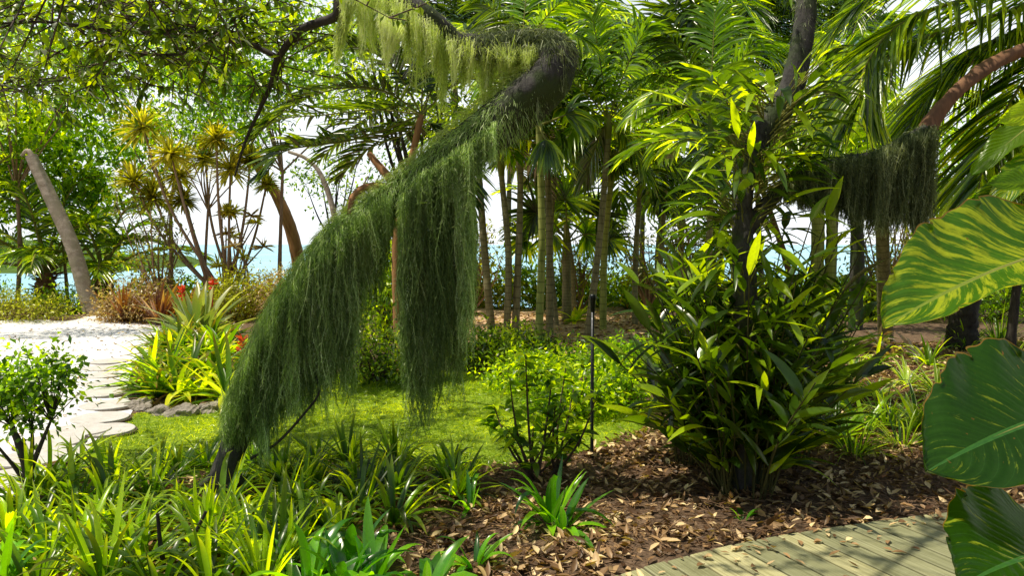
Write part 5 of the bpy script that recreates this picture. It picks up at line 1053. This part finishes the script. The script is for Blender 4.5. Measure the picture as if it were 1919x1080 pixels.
def giant_leaf(parent, base, tip, width, up, mm, tint, droop=.18, ncol=16, nrow=110, cup=.25, wave=.07):
    base = np.asarray(base, float); tip = np.asarray(tip, float); d = tip - base; L = np.linalg.norm(d); d /= L; up = np.asarray(up, float); sd = nrm(np.cross(d, up)[None])[0]; nn = np.cross(sd, d)
    t = np.linspace(0, 1, nrow); v = np.zeros((nrow, 2 * ncol + 1, 3)); a = np.zeros_like(v)
    for i, ti in enumerate(t):
        # heart shape
        w_ = width * .5 * (math.sin(PI * min(1, (ti * .93 + .07)) ** .72) ** .62 if ti < 1 else 0) + .002
        cpt = base + d * L * ti + nn * (droop * L * (4 * ti * (1 - ti)) * .35)
        for j in range(-ncol, ncol + 1):
            u = j / ncol; lobe = -.14 * L * (1 - ti) ** 6 * abs(u) ** 1.2
            z = cup * w_ * abs(u) ** 1.6 + wave * L * math.sin(ti * 17 + j * .25) * abs(u) ** 2 * .3 - .04 * width * (1 - abs(u)) * 0
            w2_ = w_ * (1 + .02 * math.sin(ti * 61 + (3 if u > 0 else 0)) * abs(u) ** 6 - (.10 * max(0, math.sin(ti * 23 + tint * 9) - .93) / .07 if abs(u) > .9 else 0))
            v[i, j + ncol] = cpt + sd * w2_ * u + nn * (z + .004 * math.cos(2 * PI * (ti * 16 - abs(u) * 4.5)) * (1 - abs(u)) ** .5 * min(1, abs(u) * 4) ** 2) + d * (lobe + .10 * L * abs(u) * (-(1 - ti)) * .5); a[i, j + ncol] = (tint, u, ti)
    K = 2 * ncol + 1; f = [[i * K + j, i * K + j + 1, (i + 1) * K + j + 1, (i + 1) * K + j] for i in range(nrow - 1) for j in range(K - 1)]
    mb = MB(); mb.add(v, f, 0, a); lf = mb.build('leaf', M[mm], parent)
    q = spline([base + d * L * ti + nn * (droop * L * 4 * ti * (1 - ti) * .35) - nn * .004 for ti in np.linspace(0, .97, 9)], 30)
    mb = MB(); tube(mb, q, [.008, .005, .002], ns=6, n=30); mb.build('midrib', M['petiole'], lf, loc=None); return lf
vb = gz(2.55, 2.9); vt = thing('giant_pothos', 'climbing vine at the right edge with giant yellow striped green leaves', 'climbing plant', vb)
mb = MB(); tube(mb, [vb, [2.6, 2.95, 1.2], [2.5, 2.9, 2.6], [2.6, 3.0, 3.6]], [.035, .03, .028, .02], ns=8, n=50, rough=.04); mb.build('stem', M['petiole'], vt)
# (base px, tip px, depth base, depth tip, width, up, mat)
GL = [((1975, 470, 2.5), (1655, 615, 2.2), .42, (.1, -.4, .9), 'giant1', .2, .12, .55),
      ((2010, 775, 2.05), (1735, 885, 1.75), .46, (.0, -.62, .78), 'giant2', .5, .2, .25),
      ((2010, 1050, 1.9), (1800, 1100, 1.55), .42, (-.1, -.45, .88), 'giant2', .8, .2, .25),
      ((1990, 270, 2.8), (1850, 400, 2.7), .15, (-.5, -.6, .6), 'giant1', .7, .1, .3),
      ((1980, 200, 2.9), (1820, 330, 2.8), .13, (.1, -.4, .9), 'lime', .35, .1, .3),
      ((1990, 300, 2.9), (1795, 395, 2.8), .11, (.3, -.8, .5), 'giant1', .9, .1, .3),
      ((2020, 190, 2.8), (1870, 230, 2.6), .13, (.4, -.8, .5), 'lime', .75, .1, .3),
      ((1960, 330, 2.9), (1815, 380, 2.8), .10, (-.3, -.8, .5), 'lime', .55, .1, .3),
      ((2000, 350, 2.7), (1850, 345, 2.6), .13, (.1, -.7, .5), 'lime', .45, .1, .3),
      ((2150, 600, 2.4), (1990, 720, 2.2), .5, (.2, -.7, .7), 'giant2', .1, .1, .25)]
for (b_, t_, W_, up_, mm, tn, dr_, cu_) in GL:
    B = at(*b_); T_ = at(*t_); lf = giant_leaf(vt, B, T_, W_, up_, mm, tn, droop=dr_, cup=cu_)
    nd = np.array([2.58, 2.95, min(max(B[2] - .15, .3), 3.4)]); mb = MB(); tube(mb, [nd, (nd + B) / 2 + [0, 0, .08], B], [.011, .009, .007], ns=7, n=16); mb.build('petiole', M['petiole'], vt)

for o in bpy.data.objects:
    if '_o' in o: del o['_o']
print('OBJECTS', len(bpy.data.objects), 'VERTS', sum(len(m.vertices) for m in bpy.data.meshes))
